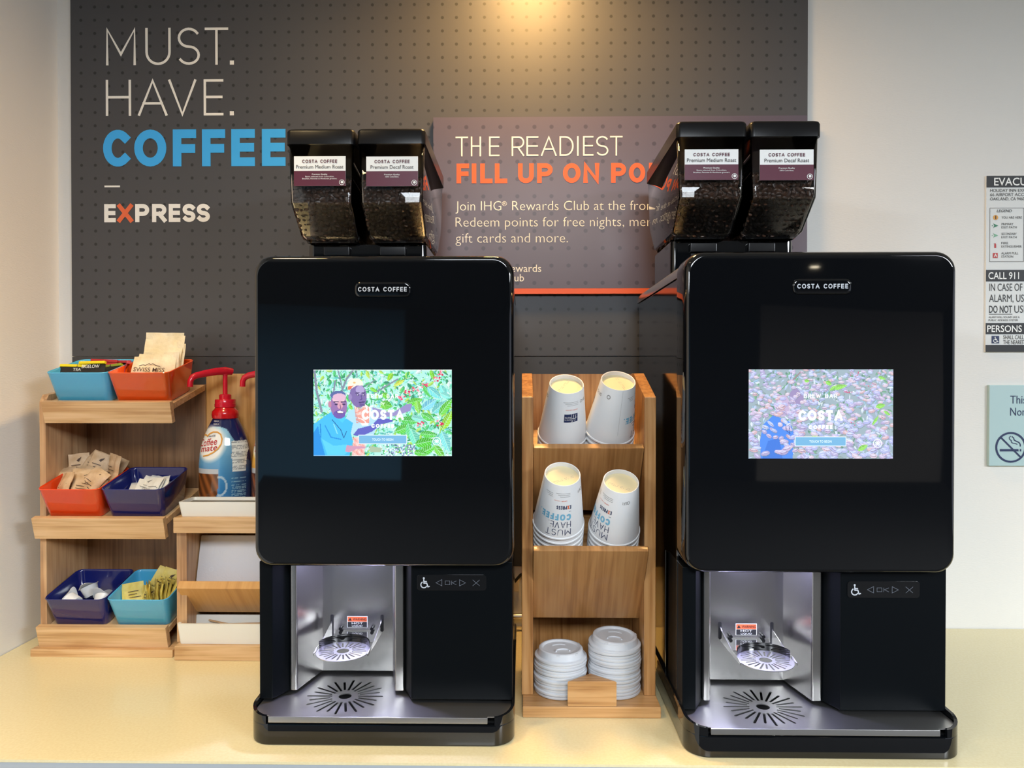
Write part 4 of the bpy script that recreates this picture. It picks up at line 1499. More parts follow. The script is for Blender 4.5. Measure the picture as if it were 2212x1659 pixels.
for i, (x, y, z, ln, tn, rl, body, band, lab) in enumerate(TEA):
    w, h = 0.056, 0.058
    o = obj('tea_bag_packet', packet_mb(w, h, 0.0045, 40 + i), body, loc=(0, 0, 0), smooth=60, fixn=False)
    fr = lambda a, b, lift=0.0: (a, -0.0046 - lift, b)
    tag(o, lab, 'tea bag', 'tea bag packets in the sky blue tray')
    obj('coloured_edge', MB().box(-w / 2 - 0.0004, w / 2 + 0.0004, -0.0042, 0.0036, h - 0.0055, h + 0.0005), band, o, bevel=0.001)
    if i == 1:
        fine(obj('packet_lettering', text(MB(), 'BIGELOW', 0, h - 0.0150, 0.0070, fr, width=0.038, align='c'), 'print_white', o, fixn=False))
    if i == 0:
        fine(obj('packet_lettering', text(MB(), 'TEA', 0.008, h - 0.0145, 0.0060, fr, width=0.016, align='c'), 'print_white', o, fixn=False))
    place(o, in_tray(TT, (x, y, z + (0.013 if i < 2 else 0.006))), (ln, rl, tn))

# cocoa sachets
TC = (-0.7835, 1.4530, 0.5243)
COC = ((-0.006, 0.024, 0.004, -0.30, 0.00, 0.03, 0.090), (0.003, 0.032, 0.004, -0.27, -0.06, 0.02, 0.092), (0.010, 0.039, 0.004, -0.24, -0.10, 0.0, 0.094), (0.009, 0.047, 0.006, -0.21, -0.06, 0.02, 0.100),
       (0.012, 0.055, 0.008, -0.18, -0.05, 0.01, 0.106), (0.008, 0.062, 0.010, -0.16, 0.0, 0.02, 0.110), (0.012, 0.069, 0.012, -0.13, -0.03, -0.01, 0.114), (0.006, 0.076, 0.013, -0.10, 0.0, 0.01, 0.118))
for i, (x, y, z, ln, tn, rl, h) in enumerate(COC):
    o = obj('cocoa_sachet', packet_mb(0.083, h, 0.006, 60 + i, 10, 12, 0.16, 0.0009), 'cocoa_cream', loc=(0, 0, 0), smooth=60, fixn=False)
    lab = 'cream cocoa sachet with dark lettering, frontmost in the orange tray' if i == 0 else 'cream cocoa sachet at the very back of the orange tray' if i == 7 else '%s cream cocoa sachet from the front in the orange tray' % ORD[i]
    tag(o, lab, 'sachet', 'cocoa sachets in the orange tray')
    if i == 0:
        fr = lambda a, b, lift=0.0: (a, -0.0072 - lift, b)
        m = text(MB(), 'SWISS MISS', 0, 0.0545, 0.0090, fr, width=0.066, offset=0.004, align='c')
        ribbon(m, [(-0.022, 0.0665), (-0.014, 0.0690), (-0.009, 0.0678), (-0.002, 0.0720), (0.002, 0.0702), (0.006, 0.0722), (0.013, 0.0685), (0.022, 0.0668)], 0.0007, fr)
        fine(obj('sachet_lettering', m, 'print_brown', o, fixn=False))
    place(o, in_tray(TC, (x, y, z)), (ln, rl, tn))


def print_lines(o, w, h, y, m, seed, n=4):
    rr = random.Random(seed)
    mb = MB()
    f = lambda a, b, lift=0.0: (a, y - lift, b)
    for k in range(n):
        a = rr.uniform(-w * .36, -w * .1)
        z = h * (0.28 + 0.10 * k)
        quad(mb, a, a + rr.uniform(.3, .6) * w, z, z + h * .02, f)
    if seed % 2:
        mb.add([f(-w * .10, h * .74), f(w * .02, h * .70), f(w * .14, h * .86), f(-w * .02, h * .80)], [(0, 1, 2, 3)])
    return fine(obj('packet_print', mb, m, o, fixn=False))


# brown sugar packets: a heap in three rows
TR = (-0.921, 1.4430, 0.2883)
rows = (('front', 0.022, 0.046, 6, -0.55), ('middle', 0.050, 0.060, 7, -0.45), ('back', 0.080, 0.076, 7, -0.35))
for rn, y, z, n, ln in rows:
    for k in range(n):
        rr = random.Random(17 * k + len(rn))
        x = -0.046 + 0.078 * k / (n - 1)
        o = obj('brown_sugar_packet', packet_mb(0.040, 0.064, 0.0065, 100 + k + 10 * len(rn)), 'kraft', loc=(0, 0, 0), smooth=60, fixn=False)
        side = '%s from the left' % ORD[k]
        tag(o, 'brown sugar packet in the red tray, %s in the %s row' % (side, rn), 'sugar packet', 'brown sugar packets in the red tray')
        print_lines(o, 0.040, 0.064, -0.0060, 'print_brown', k + len(rn))
        zz = z - 0.022 + rr.uniform(-.006, .008) - 0.026 * abs(k / (n - 1) - .42)
        place(o, in_tray(TR, (x + rr.uniform(-.004, .004), y + rr.uniform(-.006, .006), zz)), (ln + rr.uniform(-.30, .2), -x / 0.04 * 0.22 + rr.uniform(-.5, .5), rr.uniform(-.6, .6)))

# white sugar packets
TW = (-0.7920, 1.4430, 0.2883)
for k in range(8):
    rr = random.Random(300 + k)
    o = obj('white_sugar_packet', packet_mb(0.038, 0.060, 0.005, 140 + k), 'sugar_white', loc=(0, 0, 0), smooth=60, fixn=False)
    tag(o, 'white paper sugar packet lying in the navy tray, %s from the left' % ORD[k], 'sugar packet', 'white sugar packets in the navy tray')
    print_lines(o, 0.038, 0.060, -0.0052, 'print_grey', k)
    xw = -0.024 + 0.046 * k / 7
    place(o, in_tray(TW, (xw, 0.030 + rr.uniform(0, .020), 0.014 + rr.uniform(0, .010))), (-0.75 + rr.uniform(-.3, .2), -xw / 0.03 * 0.3 + rr.uniform(-.35, .35), rr.uniform(-.5, .5)))

# creamer cups
TM = (-0.9225, 1.4630, 0.0588)


def creamer(loc, rot, label):
    o = obj('creamer_cup', MB().lathe([(0.0, 0.0), (0.0125, 0.0), (0.0135, 0.001), (0.0170, 0.0215), (0.0178, 0.0225)], 24), 'creamer', loc=(0, 0, 0), smooth=40)
    mb = MB()
    n = 40
    ring = []
    for i in range(n):
        a = 2 * PI * i / n
        r = 0.0195 + (0.009 * max(0, math.cos(a)) ** 8)
        ring.append((r * math.cos(a), r * math.sin(a), 0.0228 + 0.0018 * math.sin(3 * a + 1) + 0.004 * max(0, math.cos(a)) ** 8))
    top = [(p[0], p[1], p[2] + 0.0005) for p in ring]
    mb.loft([ring, top])
    obj('foil_lid', mb, 'creamer', o, smooth=40)
    tag(o, label, 'creamer', 'creamer cups in the navy tray')
    return place(o, loc, rot)


def aim(d, roll=0.0):
    return (Vector(d).to_track_quat('Z', 'Y').to_matrix().to_4x4() @ Matrix.Rotation(roll, 4, 'Z')).to_euler()


creamer(in_tray(TM, (-0.010, 0.018, 0.040)), aim((-0.92, 0.30, 0.14), 2.0), 'white creamer cup lying on its side, left front of the lower navy tray')
creamer(in_tray(TM, (0.004, 0.048, 0.040)), aim((-0.42, 0.10, 0.85), 0.5), 'white creamer cup standing tilted on top of the others, highest of the four')
creamer(in_tray(TM, (0.040, 0.012, 0.036)), aim((-0.10, 0.72, 0.62), 1.2), 'white creamer cup showing its round base, right side of the lower navy tray')
creamer(in_tray(TM, (0.022, 0.046, 0.016)), aim((0.35, 0.10, 0.90), 0.0), 'white creamer cup at the bottom between the other three')

# yellow sweetener packets
TY = (-0.7925, 1.4630, 0.0588)
for k in range(15):
    rr = random.Random(500 + k)
    o = obj('sweetener_packet', packet_mb(0.042, 0.062, 0.0045, 160 + k), 'sweet_yellow', loc=(0, 0, 0), smooth=60, fixn=False)
    tag(o, 'yellow sweetener packet in the lower sky blue tray, %s from the left' % ORD[k], 'sweetener packet', 'sweetener packets in the sky blue tray')
    print_lines(o, 0.042, 0.062, -0.0050, 'print_brown', k + 1, 5)
    if k < 5:
        x, yy, up, rx, ry, tn = ((-0.043, 0.022, 0.0, -0.5, 0.1, -0.1), (-0.029, 0.026, 0.009, -0.35, -0.1, 0.35), (-0.013, 0.030, -0.003, -0.4, 0.2, 0.1), (-0.012, 0.078, 0.017, -0.2, 0.5, 0.2), (0.008, 0.080, 0.012, -0.2, 0.35, 0.1))[k]
    elif k < 14:
        q = k - 5
        x, yy, up, rx, ry, tn = -0.006 + 0.0056 * q, 0.036 + 0.004 * (q % 3), 0.002 + 0.0014 * q, 0.04 - 0.05 * q + rr.uniform(-.05, .05), rr.uniform(-.08, .12), -1.05 + rr.uniform(-.1, .1)
    else:
        x, yy, up, rx, ry, tn = 0.043, 0.074, 0.034, -0.22, 0.1, -1.2
    place(o, in_tray(TY, (x, yy, 0.006 + up)), (rx, ry, tn))

# ---- napkin and creamer rack
rb = thing('napkin_rack', (-0.575, 1.52, 0), 'wooden rack with napkins and a shelf of pump bottles, half hidden by the left machine', 'rack')
obj('rack_base', MB().box(-0.708, -0.441, 1.428, 1.622, 0, 0.0303), 'maple_x', rb, world=True, bevel=0.0015)
for xa, xb in ((-0.7115, -0.6905), (-0.4600, -0.4410)):
    obj('side_panel', MB().box(xa, xb, 1.447, 1.60, 0.0305, 0.2595), 'maple_z', rb, world=True, bevel=0.001)
obj('top_shelf', MB().box(-0.7090, -0.441, 1.428, 1.6, 0.2597, 0.2915), 'maple_x', rb, world=True, bevel=0.0015)
obj('back_board', MB().box(-0.7180, -0.441, 1.601, 1.613, 0.0305, 0.5845), 'maple_gold', rb, world=True, bevel=0.001)
obj('napkin_board', MB().prism([(1.4300, 0.1462), (1.4415, 0.1590), (1.5050, 0.0900), (1.4935, 0.0775)], 'x', -0.7035, -0.4600), 'maple_slope', rb, world=True, bevel=0.0015)

NTILT = R(-15)
for k in range(7):
    rings = []
    for d, y in ((0.0012, -0.0018), (0.0, -0.0008), (0.0, 0.0008), (0.0012, 0.0018)):
        rings.append([(p[0], y, p[1]) for p in rrect(d, 0.205 - d, d, 0.1165 - d, 0.003, 3)])
    o = obj('paper_napkin', MB().loft(rings), 'napkin', loc=(-0.6885, 1.4800 + 0.0042 * k, 0.1250 - 0.0030 * k), smooth=40, rot=(NTILT, 0, 0))
    tag(o, 'frontmost white embossed paper napkin leaning in the wooden rack' if k == 0 else '%s white paper napkin from the front in the wooden rack' % ORD[k], 'napkin', 'napkins in the wooden rack')
    if k == 0:
        m = MB()
        fq = lambda a, b, lift=0.0: (a, -0.0020 - lift, b)
        for q in range(22):
            quad(m, 0.028 + 0.0062 * q, 0.0305 + 0.0062 * q, 0.077, 0.091, fq)
        for q in range(4):
            disc(m, 0.030 + 0.046 * q, 0.046, 0.0050, fq, 12, 0.0030)
            disc(m, 0.030 + 0.046 * q, 0.046, 0.0015, fq, 8)
        fine(obj('embossing', m, 'napkin', o, fixn=False))


def white_tray(loc, w, d, h, label):
    rings = []
    for i, z in ((0.004, 0.0), (0.0, h - 0.002), (0.0, h), (0.0045, h), (0.0050, h - 0.002), (0.0090, 0.004)):
        rings.append([(p[0], p[1], z) for p in rrect(i, w - i, i, d - i, 0.006, 4)])
    o = obj('drip_dish' if h < 0.035 else 'stirrer_dish', MB().loft(rings), 'white_plastic', loc=loc, smooth=40)
    return tag(o, label, 'dish')


d1 = white_tray((-0.7026, 1.4350, 0.2917), 0.258, 0.066, 0.0300, 'shallow white drip dish with metal mesh in front of the pump bottles')
m = MB()
for k in range(92):
    x = 0.006 + 0.00265 * k
    m.box(x, x + 0.0011, 0.0065, 0.0595, 0.0225, 0.0240)
for k in range(4):
    y = 0.010 + 0.0150 * k
    m.box(0.006, 0.252, y, y + 0.0011, 0.0215, 0.0226)
fine(obj('mesh_insert', m, 'mesh_metal', d1))
white_tray((-0.7065, 1.4350, 0.0306), 0.262, 0.060, 0.0420, 'white dish of wooden stirrers on the base of the napkin rack')
for k, (x, y, z, l, rz, ry) in enumerate(((-0.660, 1.4795, 0.0660, 0.130, R(-6), R(9)), (-0.640, 1.4700, 0.0600, 0.140, R(1), R(-1.5)), (-0.655, 1.4620, 0.0520, 0.135, R(2), R(3)))):
    o = obj('wooden_stirrer', MB().prism(rrect(0, l, -0.0028, 0.0028, 0.0027, 4), 'z', -0.0007, 0.0007), 'stirrer', loc=(x, y, z), rot=(0, ry, rz), bevel=0.0002)
    tag(o, ['wooden stirrer sticking up highest in the white dish', 'wooden stirrer lying along the middle of the white dish', 'wooden stirrer lowest at the front of the white dish'][k], 'stirrer', 'stirrers in the white dish')


# ---- pump bottles
BPROF = [(0.0, 0.0), (0.050, 0.0), (0.0550, 0.003), (0.0560, 0.010), (0.0562, 0.060), (0.0560, 0.095), (0.0540, 0.118), (0.0500, 0.138), (0.0450, 0.154), (0.0380, 0.172), (0.0310, 0.186), (0.0262, 0.195)]


def bottle_r(z):
    for (ra_, za), (rb_, zb_) in zip(BPROF[1:], BPROF[2:]):
        if z <= zb_:
            return ra_ + (rb_ - ra_) * max(0, (z - za)) / max(1e-6, zb_ - za)
    return BPROF[-1][0]


def bottle(loc, label, turn, theme):
    t = thing('pump_bottle', loc, label, 'bottle', 'pump bottles')
    SYQ = 0.80
    n, nz = 168, 130
    v, f, cols = [], [], []
    zs = np.linspace(0.001, 0.195, nz + 1)
    rr = random.Random(9)
    for z in zs:
        r = bottle_r(z)
        for i in range(n):
            a = 2 * PI * i / n
            v.append((r * math.cos(a), SYQ * r * math.sin(a), z))
    for j in range(nz):
        for i in range(n):
            f.append((j * n + i, j * n + (i + 1) % n, (j + 1) * n + (i + 1) % n, (j + 1) * n + i))
    mb = MB().add(v, f)
    mb.add([(0, 0, 0.001)], [])
    o = obj('bottle_body', mb, 'bottle_skin', t, smooth=60, fixn=False)
    me = o.data
    C = np.ones((len(me.vertices), 4), np.float32)
    light_, deep, navy, white, gold = (np.array(q) / 255 for q in ((150, 206, 236), (24, 104, 176), (22, 32, 86), (250, 250, 246), (226, 160, 40)))
    if theme == 'yellow':
        light_, deep = np.array((250, 210, 60)) / 255, np.array((214, 120, 40)) / 255
    for k, p in enumerate(v):
        u, z = p[0] / 0.056, p[2]
        front = p[1] < 0
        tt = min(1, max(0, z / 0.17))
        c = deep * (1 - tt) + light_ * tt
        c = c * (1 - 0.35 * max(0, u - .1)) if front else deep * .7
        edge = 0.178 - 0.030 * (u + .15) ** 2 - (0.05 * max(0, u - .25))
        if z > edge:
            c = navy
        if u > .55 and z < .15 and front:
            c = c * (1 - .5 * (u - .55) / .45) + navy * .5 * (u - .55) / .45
        if front:
            gd = math.hypot((p[0] + 0.0190) / 0.0350, (z - 0.1420) / 0.0380)
            k2 = min(1.0, max(0.0, (1.12 - gd) / 0.28))
            c = c * (1 - k2) + white * k2
            mu = (u + .48) / .52
            if z < .088 and abs(mu) < 1 - 0.25 * max(0, (.05 - z) / .03) ** 2:
                c = np.array((126, 74, 36)) / 255 * (0.75 + .5 * ((math.sin(u * 19 + z * 160) + 1) / 2)) if z < .078 else np.array((196, 200, 206)) / 255
            ru, rz = (u - .10) / .28, (z - .052) / .022
            dd = ru * ru + rz * rz
            if .62 < dd < 1.0 and u > .03:
                c = c * .4 + white * .6
            if 0.46 + .12 * (.16 - z) / .1 < u < .93 and .082 < z < .148:
                c = np.array((226, 230, 228)) / 255
                if int(z * 900) % 3 == 0 and rr.random() < .75:
                    c = np.array((110, 120, 130)) / 255
            elif .52 < u < .92 and .02 < z < .075 and int(z * 800) % 3 == 0 and rr.random() < .7:
                c = np.array((150, 196, 214)) / 255
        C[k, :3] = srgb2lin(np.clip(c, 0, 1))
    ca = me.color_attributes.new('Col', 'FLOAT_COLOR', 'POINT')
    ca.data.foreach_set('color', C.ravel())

    def wrap(a, b, lift=0.0):
        r = bottle_r(b)
        q = max(-.98, min(.98, a / r))
        return (a * 1.0, -SYQ * r * math.sqrt(1 - q * q) - 0.0009 - lift, b)

    def slant(ang, cx, cz):
        c, s = math.cos(ang), math.sin(ang)
        return lambda a, b, lift=0.0: wrap(cx + a * c - b * s, cz + a * s + b * c, lift)
    sl = slant(R(8), -0.0463, 0.1345)
    m = text(MB(), 'Coffee', 0, 0, 0.0146, sl, width=0.0457, offset=0.004, shear=0.25)
    text(m, 'mate', 0.003, -0.0118, 0.0130, sl, width=0.0425, offset=0.004, shear=0.25)
    fine(obj('red_script', m, 'print_red', o, fixn=False))
    m = text(MB(), 'Nestl\u00e9', 0.0240, 0.0175, 0.0044, sl, width=0.0185, offset=0.004)
    fine(obj('navy_script', m, 'print_navy', o, fixn=False))
    hp = [(258, 815), (285, 808), (315, 822), (340, 795), (385, 775), (435, 775), (475, 800), (495, 850), (490, 905), (460, 955), (410, 995), (350, 1025), (285, 1040)]
    m = MB()
    ribbon(m, [((q[0] - 453) * 0.0001947, 0.0247 + (290 - q[1] / 5.1875) * 0.00101) for q in hp], 0.0014, wrap, sub=0.003)
    fine(obj('gold_heart', m, 'print_amber', o, fixn=False))
    m = text(MB(), 'FRENCH', -0.0160, 0.1880, 0.0030, wrap, width=0.012)
    text(m, 'VANILLA', -0.0160, 0.1815, 0.0034, wrap, width=0.013)
    fine(obj('white_script', m, 'print_white', o, fixn=False))
    obj('shrink_band', MB().lathe([(0.0240, 0.1935), (0.0272, 0.1955), (0.0282, 0.2030), (0.0270, 0.2105), (0.0225, 0.2150), (0.0205, 0.2190)], 40), 'shrink_red', t, smooth=50)
    cap = [(0.0195, 0.2190), (0.0220, 0.2195), (0.0222, 0.2260), (0.0214, 0.2268), (0.0214, 0.2350), (0.0205, 0.2362), (0.0126, 0.2366), (0.0124, 0.2460), (0.0100, 0.2475), (0.0060, 0.2480)]
    obj('pump_collar', MB().lathe(cap, 40), 'pump_red', t, smooth=40)
    obj('pump_stem', MB().lathe([(0.0050, 0.2470), (0.0050, 0.2890), (0.0062, 0.2895), (0.0062, 0.2945)], 20), 'pump_red', t, smooth=40)
    c, s = math.cos(turn), math.sin(turn)

    def N(d, z):
        return (-c * d, -s * d, z)
    hd = MB().tube([N(-0.0165, 0.2955), N(-0.0150, 0.2968), N(0.0, 0.2985), N(0.020, 0.2970), N(0.045, 0.2925), N(0.064, 0.2880), N(0.072, 0.2835), N(0.0755, 0.2760), N(0.0762, 0.2640)],
                   [0.0030, 0.0078, 0.0090, 0.0082, 0.0074, 0.0068, 0.0064, 0.0060, 0.0060], 14)
    obj('pump_head', hd, 'pump_red', t, smooth=60)
    return t


bottle((-0.652, 1.548, 0.2917), 'blue creamer pump bottle with red heart lettering and red pump, fully in view', R(48), 'blue')
bottle((-0.5365, 1.550, 0.2917), 'yellow labelled pump bottle mostly hidden behind the left machine, red spout showing', R(4), 'yellow')

# ------------------------------------------------------------------ cup and lid rack
cr_ = thing('cup_rack', (0.1165, 1.30, 0), 'tall wooden rack of paper cups and lids between the two machines', 'rack')
obj('rack_base', MB().box(0.0, 0.2340, 1.196, 1.40, 0, 0.0195), 'cherry_x', cr_, world=True, bevel=0.002)
prof = [(1.239, 0.0197), (1.392, 0.0197), (1.392, 0.5835), (1.362, 0.5835), (1.239, 0.5415)]
obj('side_panel', MB().prism(prof, 'x', -0.0015, 0.0186), 'cherry_z', cr_, world=True, bevel=0.0015)
obj('side_panel', MB().prism(prof, 'x', 0.2122, 0.2325), 'cherry_z', cr_, world=True, bevel=0.0015)
obj('back_panel', MB().box(0.0188, 0.2120, 1.376, 1.390, 0.0197, 0.5822), 'cherry_z', cr_, world=True)
TH = R(34)
dn = (math.sin(TH), -math.cos(TH))      # down the trough (away from the viewer)
pp = (math.cos(TH), math.sin(TH))       # across it, towards the back


def trough(p0, ln, xa, xb, floor_s):
    a = p0
    b = (p0[0] + 0.013 * pp[0], p0[1] + 0.013 * pp[1])
    c = (b[0] + ln * dn[0], b[1] + ln * dn[1])
    d = (a[0] + ln * dn[0], a[1] + ln * dn[1])
    fr = obj('trough_front', MB().prism([a, b, c, d], 'x', xa, xb), 'cherry_slope', cr_, world=True, bevel=0.002)
    e = (b[0] + (floor_s) * dn[0], b[1] + (floor_s) * dn[1])
    L = (1.3755 - e[0]) / pp[0]
    g = (e[0] + L * pp[0], e[1] + L * pp[1])
    obj('trough_floor', MB().prism([e, g, (g[0], g[1] - 0.010), (e[0] + 0.010 * dn[0], e[1] + 0.010 * dn[1])], 'x', 0.0188, 0.2120), 'cherry_x', fr, world=True)
    return b


bu = trough((1.236, 0.4525), 0.150, 0.0190, 0.2118, 0.0600)
bl = trough((1.197, 0.2827), 0.1775, 0.0182, 0.2136, 0.0600)
obj('divider_block', MB().prism([(0.0755, 1.1965), (0.1595, 1.1965), (0.1175, 1.2300)], 'z', 0.0197, 0.0625), 'cherry_x', cr_, world=True, bevel=0.0015)

CH, CB, CRM = 0.110, 0.0300, 0.0445


def cone(phi, z, lift=0.0):
    r = CB + (CRM - 0.0005 - CB) * z / CH + 0.0003 + lift
    return (-math.sin(phi) * r, math.cos(phi) * r, z)


def cup_body():
    pr = [(0.0, 0.0080), (0.0280, 0.0080), (0.0283, 0.0004), (0.0296, 0.0), (CB, 0.0006), (CRM - 0.0006, CH - 0.004), (CRM + 0.0006, CH - 0.0035), (CRM + 0.0012, CH - 0.0015), (CRM + 0.0005, CH), (CRM - 0.0012, CH - 0.001), (CRM - 0.0018, CH - 0.004), (0.0288, 0.0105), (0.0, 0.0105)]
    return MB().lathe(pr, 48)


CUPM = None
PRINTS = {}


def cup_prints(root):
    r0 = 0.038
    cf = lambda ph0: (lambda a, b, lift=0.0: cone(ph0 + a / r0, b, lift))
    f0 = cf(0.0)
    m = MB()
    strokes(m, layout('MUST', 0, 0.0400, 1, .25), 0.0880, 0.1010, 0.0011, f0, sub=0.003)
    strokes(m, layout('HAVE', 0, 0.0340, 1, .22) + [('.', 0.0360, 0.0372)], 0.0725, 0.0850, 0.0011, f0, sub=0.003)
    strokes(m, [('-', 0, 0.0042)], 0.0515, 0.0525, 0.0007, f0)
    fine(obj('navy_print', m, 'print_navy', root, fixn=False))
    fine(obj('sky_print', strokes(MB(), layout('COFFEE', 0, 0.0520, 1, .22) + [('.', 0.0545, 0.0565)], 0.0565, 0.0695, 0.0030, f0, sub=0.003), 'print_sky', root, fixn=False))
    ex = layout('EXPRESS', 0, 0.0265, 1, .2)
    m = strokes(MB(), [e for e in ex if e[0] != 'X'], 0.0395, 0.0468, 0.0013, f0, sub=0.003)
    fine(obj('express_print', m, 'print_navy', root, fixn=False))
    m = strokes(MB(), [ex[1]], 0.0395, 0.0468, 0.0013, f0, sub=0.003)
    text(m, 'CAUTION', 0.0080, 0.0290, 0.0024, f0, width=0.0105, offset=0.01)
    text(m, '- It\u2019s hot in here', 0.0195, 0.0290, 0.0020, f0, width=0.0130)
    fl = cf(R(205))
    text(m, 'CAUTION - It\u2019s hot in here', 0.0000, 0.0310, 0.0024, fl, width=0.0240)
    fine(obj('red_print', m, 'print_coral', root, fixn=False))
    m = MB()
    for k in range(3):
        quad_sub(m, 0.0020, 0.030 - 0.004 * k, 0.0150 + 0.0032 * k, 0.0156 + 0.0032 * k, f0)
        quad_sub(m, 0.0360, 0.052 - 0.003 * k, 0.0170 + 0.0032 * k, 0.0176 + 0.0032 * k, f0)
        quad_sub(m, -0.0020, 0.030 - 0.004 * k, 0.0170 + 0.0030 * k, 0.0175 + 0.0030 * k, fl)
    fb = cf(R(-48))
    text(m, 'SFI', 0.0060, 0.0175, 0.0055, fb)
    disc(m, 0.0030, 0.0200, 0.0032, fb, 12, 0.0022)
    text(m, 'SFI', -0.0250, 0.0175, 0.0055, fl)
    disc(m, -0.0100, 0.0200, 0.0032, fl, 12, 0.0022)
    for q in range(11):
        quad_sub(m, 0.0, 0.0003, 0.002 + 0.0092 * q, 0.002 + 0.0092 * (q + 1), cf(R(98)), 1)
    fr2 = cf(R(140))
    disc(m, 0.0, 0.0170, 0.0042, fr2, 9, 0.0028)
    fine(obj('grey_print', m, 'print_grey', root, fixn=False))
    m = MB()
    quad_sub(m, 0.0, 0.0262, 0.0400, 0.0560, fl)
    fine(obj('logo_field', m, 'print_navy', root, fixn=False))
    m = MB()
    fl2 = lambda a, b, lift=0.0: cone(R(205) + a / r0, b, 0.0003 + lift)
    ribbon(m, [(0.0128, 0.0400), (0.0128, 0.0560)], 0.0003, fl2)
    ribbon(m, [(0.0040, 0.0420), (0.0052, 0.0480), (0.0062, 0.0545)], 0.0004, fl2)
    ribbon(m, [(0.0082, 0.0415), (0.0094, 0.0480), (0.0106, 0.0545)], 0.0004, fl2)
    ribbon(m, [(0.0020, 0.0470), (0.0060, 0.0490), (0.0118, 0.0478)], 0.00035, fl2)
    text(m, 'Holiday Inn', 0.0142, 0.0500, 0.0022, fl2, width=0.0108)
    text(m, 'Express', 0.0142, 0.0455, 0.0030, fl2, width=0.0108)
    fine(obj('logo_lettering', m, 'print_white', root, fixn=False))
    m = MB()
    obj('base_disc', MB().lathe([(0.0, 0.0077), (0.0279, 0.0077), (0.0279, 0.0079)], 40), 'cup_base_warm_tint', root)
    bt = lambda a, b, lift=0.0: (a, b, 0.0075)
    rr = random.Random(4)
    for row_ in (0.0, 0.0030):
        for k in range(22):
            if rr.random() < .75 and k not in (10, 11):
                quad(m, -0.019 + 0.00172 * k, -0.0182 + 0.00172 * k, 0.004 + row_, 0.0051 + row_, bt)
    fine(obj('base_stamp', m, 'print_grey', root, fixn=False))


def quad_sub(mb, a0, a1, b0, b1, fn, n=8):
    v = []
    for i in range(n + 1):
        a = a0 + (a1 - a0) * i / n
        v += [fn(a, b0), fn(a, b1)]
    mb.add(v, [(2 * i, 2 * i + 2, 2 * i + 3, 2 * i + 1) for i in range(n)])


CB_MB = cup_body()
proto = obj('paper_cup', CB_MB, 'paper_cup', loc=(0, 0, 0), smooth=40)
cup_prints(proto)
plain = obj('paper_cup', CB_MB, 'paper_cup', loc=(0, 0, 0), smooth=40)
STACKS = (  # trough anchor, x, base height above lip, spin, sideways lean, name, count
    (bu, 0.0765, 0.094, R(120), R(-2), 'upper left', 4),
    (bu, 0.1655, 0.101, R(-108), R(-4), 'upper right', 4),
    (bl, 0.0665, 0.119, R(-26), R(-2), 'lower left', 6),
    (bl, 0.1650, 0.103, R(24), R(-2), 'lower right', 5))
first = True
for anchor, x, tb, spin, lean, nm, cnt in STACKS:
    cxy = (anchor[0] + 0.0478 * pp[0], anchor[1] + 0.0478 * pp[1])
    for k in range(cnt):
        t_ = tb - 0.0115 * k
        by, bz = cxy[0] - dn[0] * t_, cxy[1] - dn[1] * t_
        z = Vector((0, dn[0], dn[1]))
        xax = Vector((1, 0, 0))
        yax = z.cross(xax)
        Mx = Matrix((xax, yax, z)).transposed().to_4x4()
        Mx = Mx @ Matrix.Rotation(lean, 4, 'Y') @ Matrix.Rotation(spin + 0.9 * k, 4, 'Z')
        if k == 0:
            o = proto if first else copy_tree(proto)
            lab = {'upper left': 'upside-down paper cup with navy square logo, on top of the upper left stack', 'upper right': 'upside-down paper cup with a visible seam, on top of the upper right stack',
                   'lower left': 'upside-down paper cup with lettering facing front, on top of the lower left stack', 'lower right': 'upside-down paper cup with lettering turned left, on top of the lower right stack'}[nm]
            first = False
        else:
            if nm == 'upper left' and k == 1:
                o = plain
            else:
                o = plain.copy()
                COL.objects.link(o)
            lab = 'white paper cup nested %s from the top in the %s stack' % (ORD[k], nm)
        Mx.translation = (x, by, bz + CZ)
        o.matrix_world = Mx
        tag(o, lab, 'paper cup', 'paper cups in the rack')

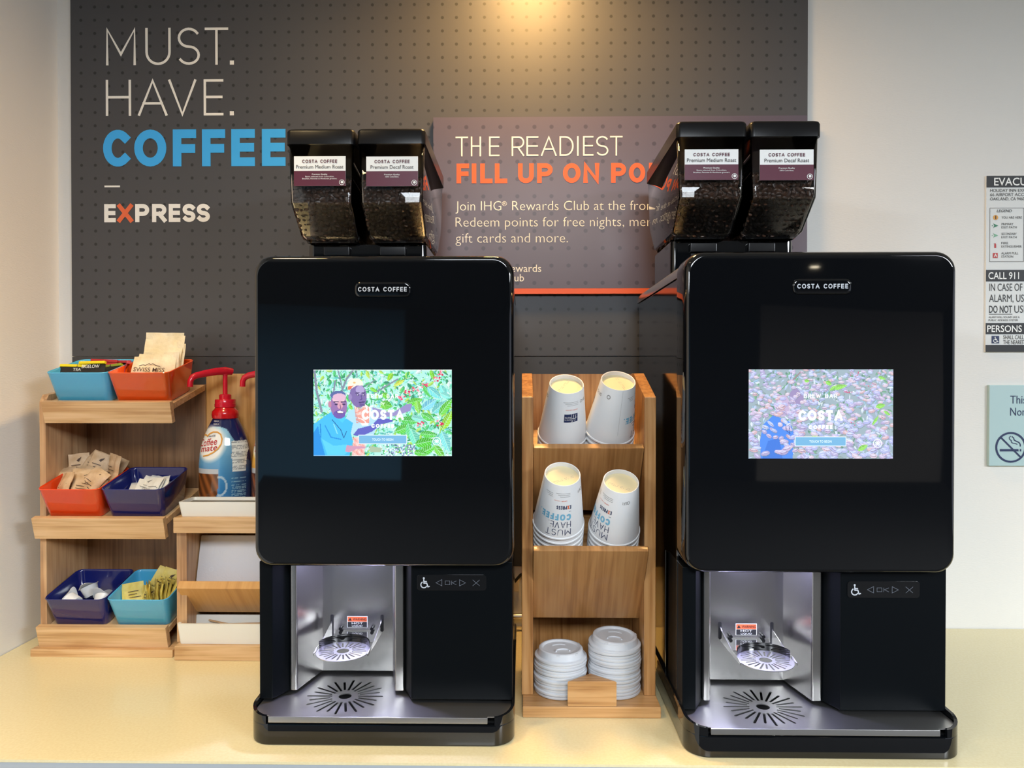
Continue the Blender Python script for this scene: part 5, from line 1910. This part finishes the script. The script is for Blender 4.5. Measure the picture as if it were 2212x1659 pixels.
# lids
LP = [(0.0, 0.0150), (0.0315, 0.0150), (0.0328, 0.0172), (0.0345, 0.0182), (0.0372, 0.0180), (0.0388, 0.0168), (0.0415, 0.0068), (0.0440, 0.0060), (0.0462, 0.0050), (0.0466, 0.0030), (0.0458, 0.0008), (0.0445, 0.0), (0.0430, 0.0010), (0.0400, 0.0055), (0.0375, 0.0150), (0.0300, 0.0138), (0.0, 0.0138)]
LID = MB().lathe(LP, 48)
lid0 = obj('plastic_cup_cover', LID, 'lid_white', loc=(0, 0, 0), smooth=35)
SP = []
for a, b in arc(0.0, -0.014, 0.0125, 0.0085, -10, 190, 14):
    SP.append((a, b, 0.0158))
for nm, x, y, n, ztop, spin in (('shorter left', 0.0675, 1.263, 12, 0.0956, 0.2), ('taller right', 0.1640, 1.266, 16, 0.1168, -0.15)):
    base = 0.0197
    pitch = (ztop - 0.0172 - base) / (n - 1)
    rr = random.Random(n)
    for k in range(n):
        kk = n - 1 - k          # position from the top
        if nm == 'shorter left' and k == 0:
            o = lid0
        else:
            o = lid0.copy()
            COL.objects.link(o)
        top = kk == 0
        j = 0.0 if k == 0 else 0.0014
        o.location = (x + rr.uniform(-j, j), y + rr.uniform(-j, j), base + pitch * k + CZ)
        o.rotation_euler = (R(rr.uniform(-1.2, 1.2)) if k else 0, R(rr.uniform(-1.2, 1.2)) if k else 0, spin + (0 if top else rr.uniform(0, 6)))
        if top:
            o.rotation_euler = (R(3 if n > 13 else 0.5), R(2 if n > 13 else 0.5), spin)
            obj('sip_ridge', MB().tube(SP, 0.0013, 8), 'lid_white', o, smooth=60)
            for q in (20, 95, 250, 300):
                a = R(q)
                obj('vent_notch', MB().box(-0.0030, 0.0030, -0.0012, 0.0012, -0.0020, 0.0006, Matrix.Translation((0.0386 * math.cos(a), 0.0386 * math.sin(a), 0.0166)) @ Matrix.Rotation(a + PI / 2, 4, 'Z')), 'lid_white', o, bevel=0.0005)
            lines = MB()
            for q in (0.014, 0.0175):
                lines.tube([(p[0], p[1], 0.0151) for p in arc(0, -0.01, 0.024, q + 0.012, 60, 120, 10)], 0.0004, 6)
            fine(obj('moulded_lines', lines, 'lid_white', o, smooth=60))
        lab = 'white plastic sip lid on top of the %s stack' % nm if top else 'white plastic lid, %s from the top of the %s stack' % (ORD[kk], nm)
        tag(o, lab, 'cup lid', 'cup lids in the rack')

# ------------------------------------------------------------------ wires on the wall behind the left machine
wb = thing('wall_outlet', (-0.020, WY, 0.085), 'small beige wall outlet in the gap between the left machine and the cup rack', 'outlet')
obj('outlet_plate', MB().box(-0.030, -0.008, WY - 0.006, WY, 0.082, 0.108), 'outlet', wb, world=True, bevel=0.001)
o = obj('power_cord', MB().tube([(-0.050, 1.628, 0.095), (-0.020, 1.622, 0.106), (-0.004, 1.618, 0.125), (0.020, 1.612, 0.135), (0.06, 1.608, 0.12), (0.075, 1.615, 0.04), (0.08, 1.62, 0.004)], 0.0035, 8), 'cable_black', loc=(0, 0, 0), smooth=60)
tag(o, 'black power cord behind the left machine, beside the cup rack', 'cord')
o = obj('braided_hose', MB().tube([(-0.08, 1.606, 0.034), (-0.03, 1.606, 0.0338), (0.0, 1.606, 0.0342), (0.06, 1.606, 0.034), (0.09, 1.606, 0.012)], 0.0065, 10), 'braid', loc=(0, 0, 0), smooth=60)
tag(o, 'braided metal water hose lying behind the left machine', 'hose')

for o in bpy.data.objects:
    if '_base' in o.keys():
        del o['_base']
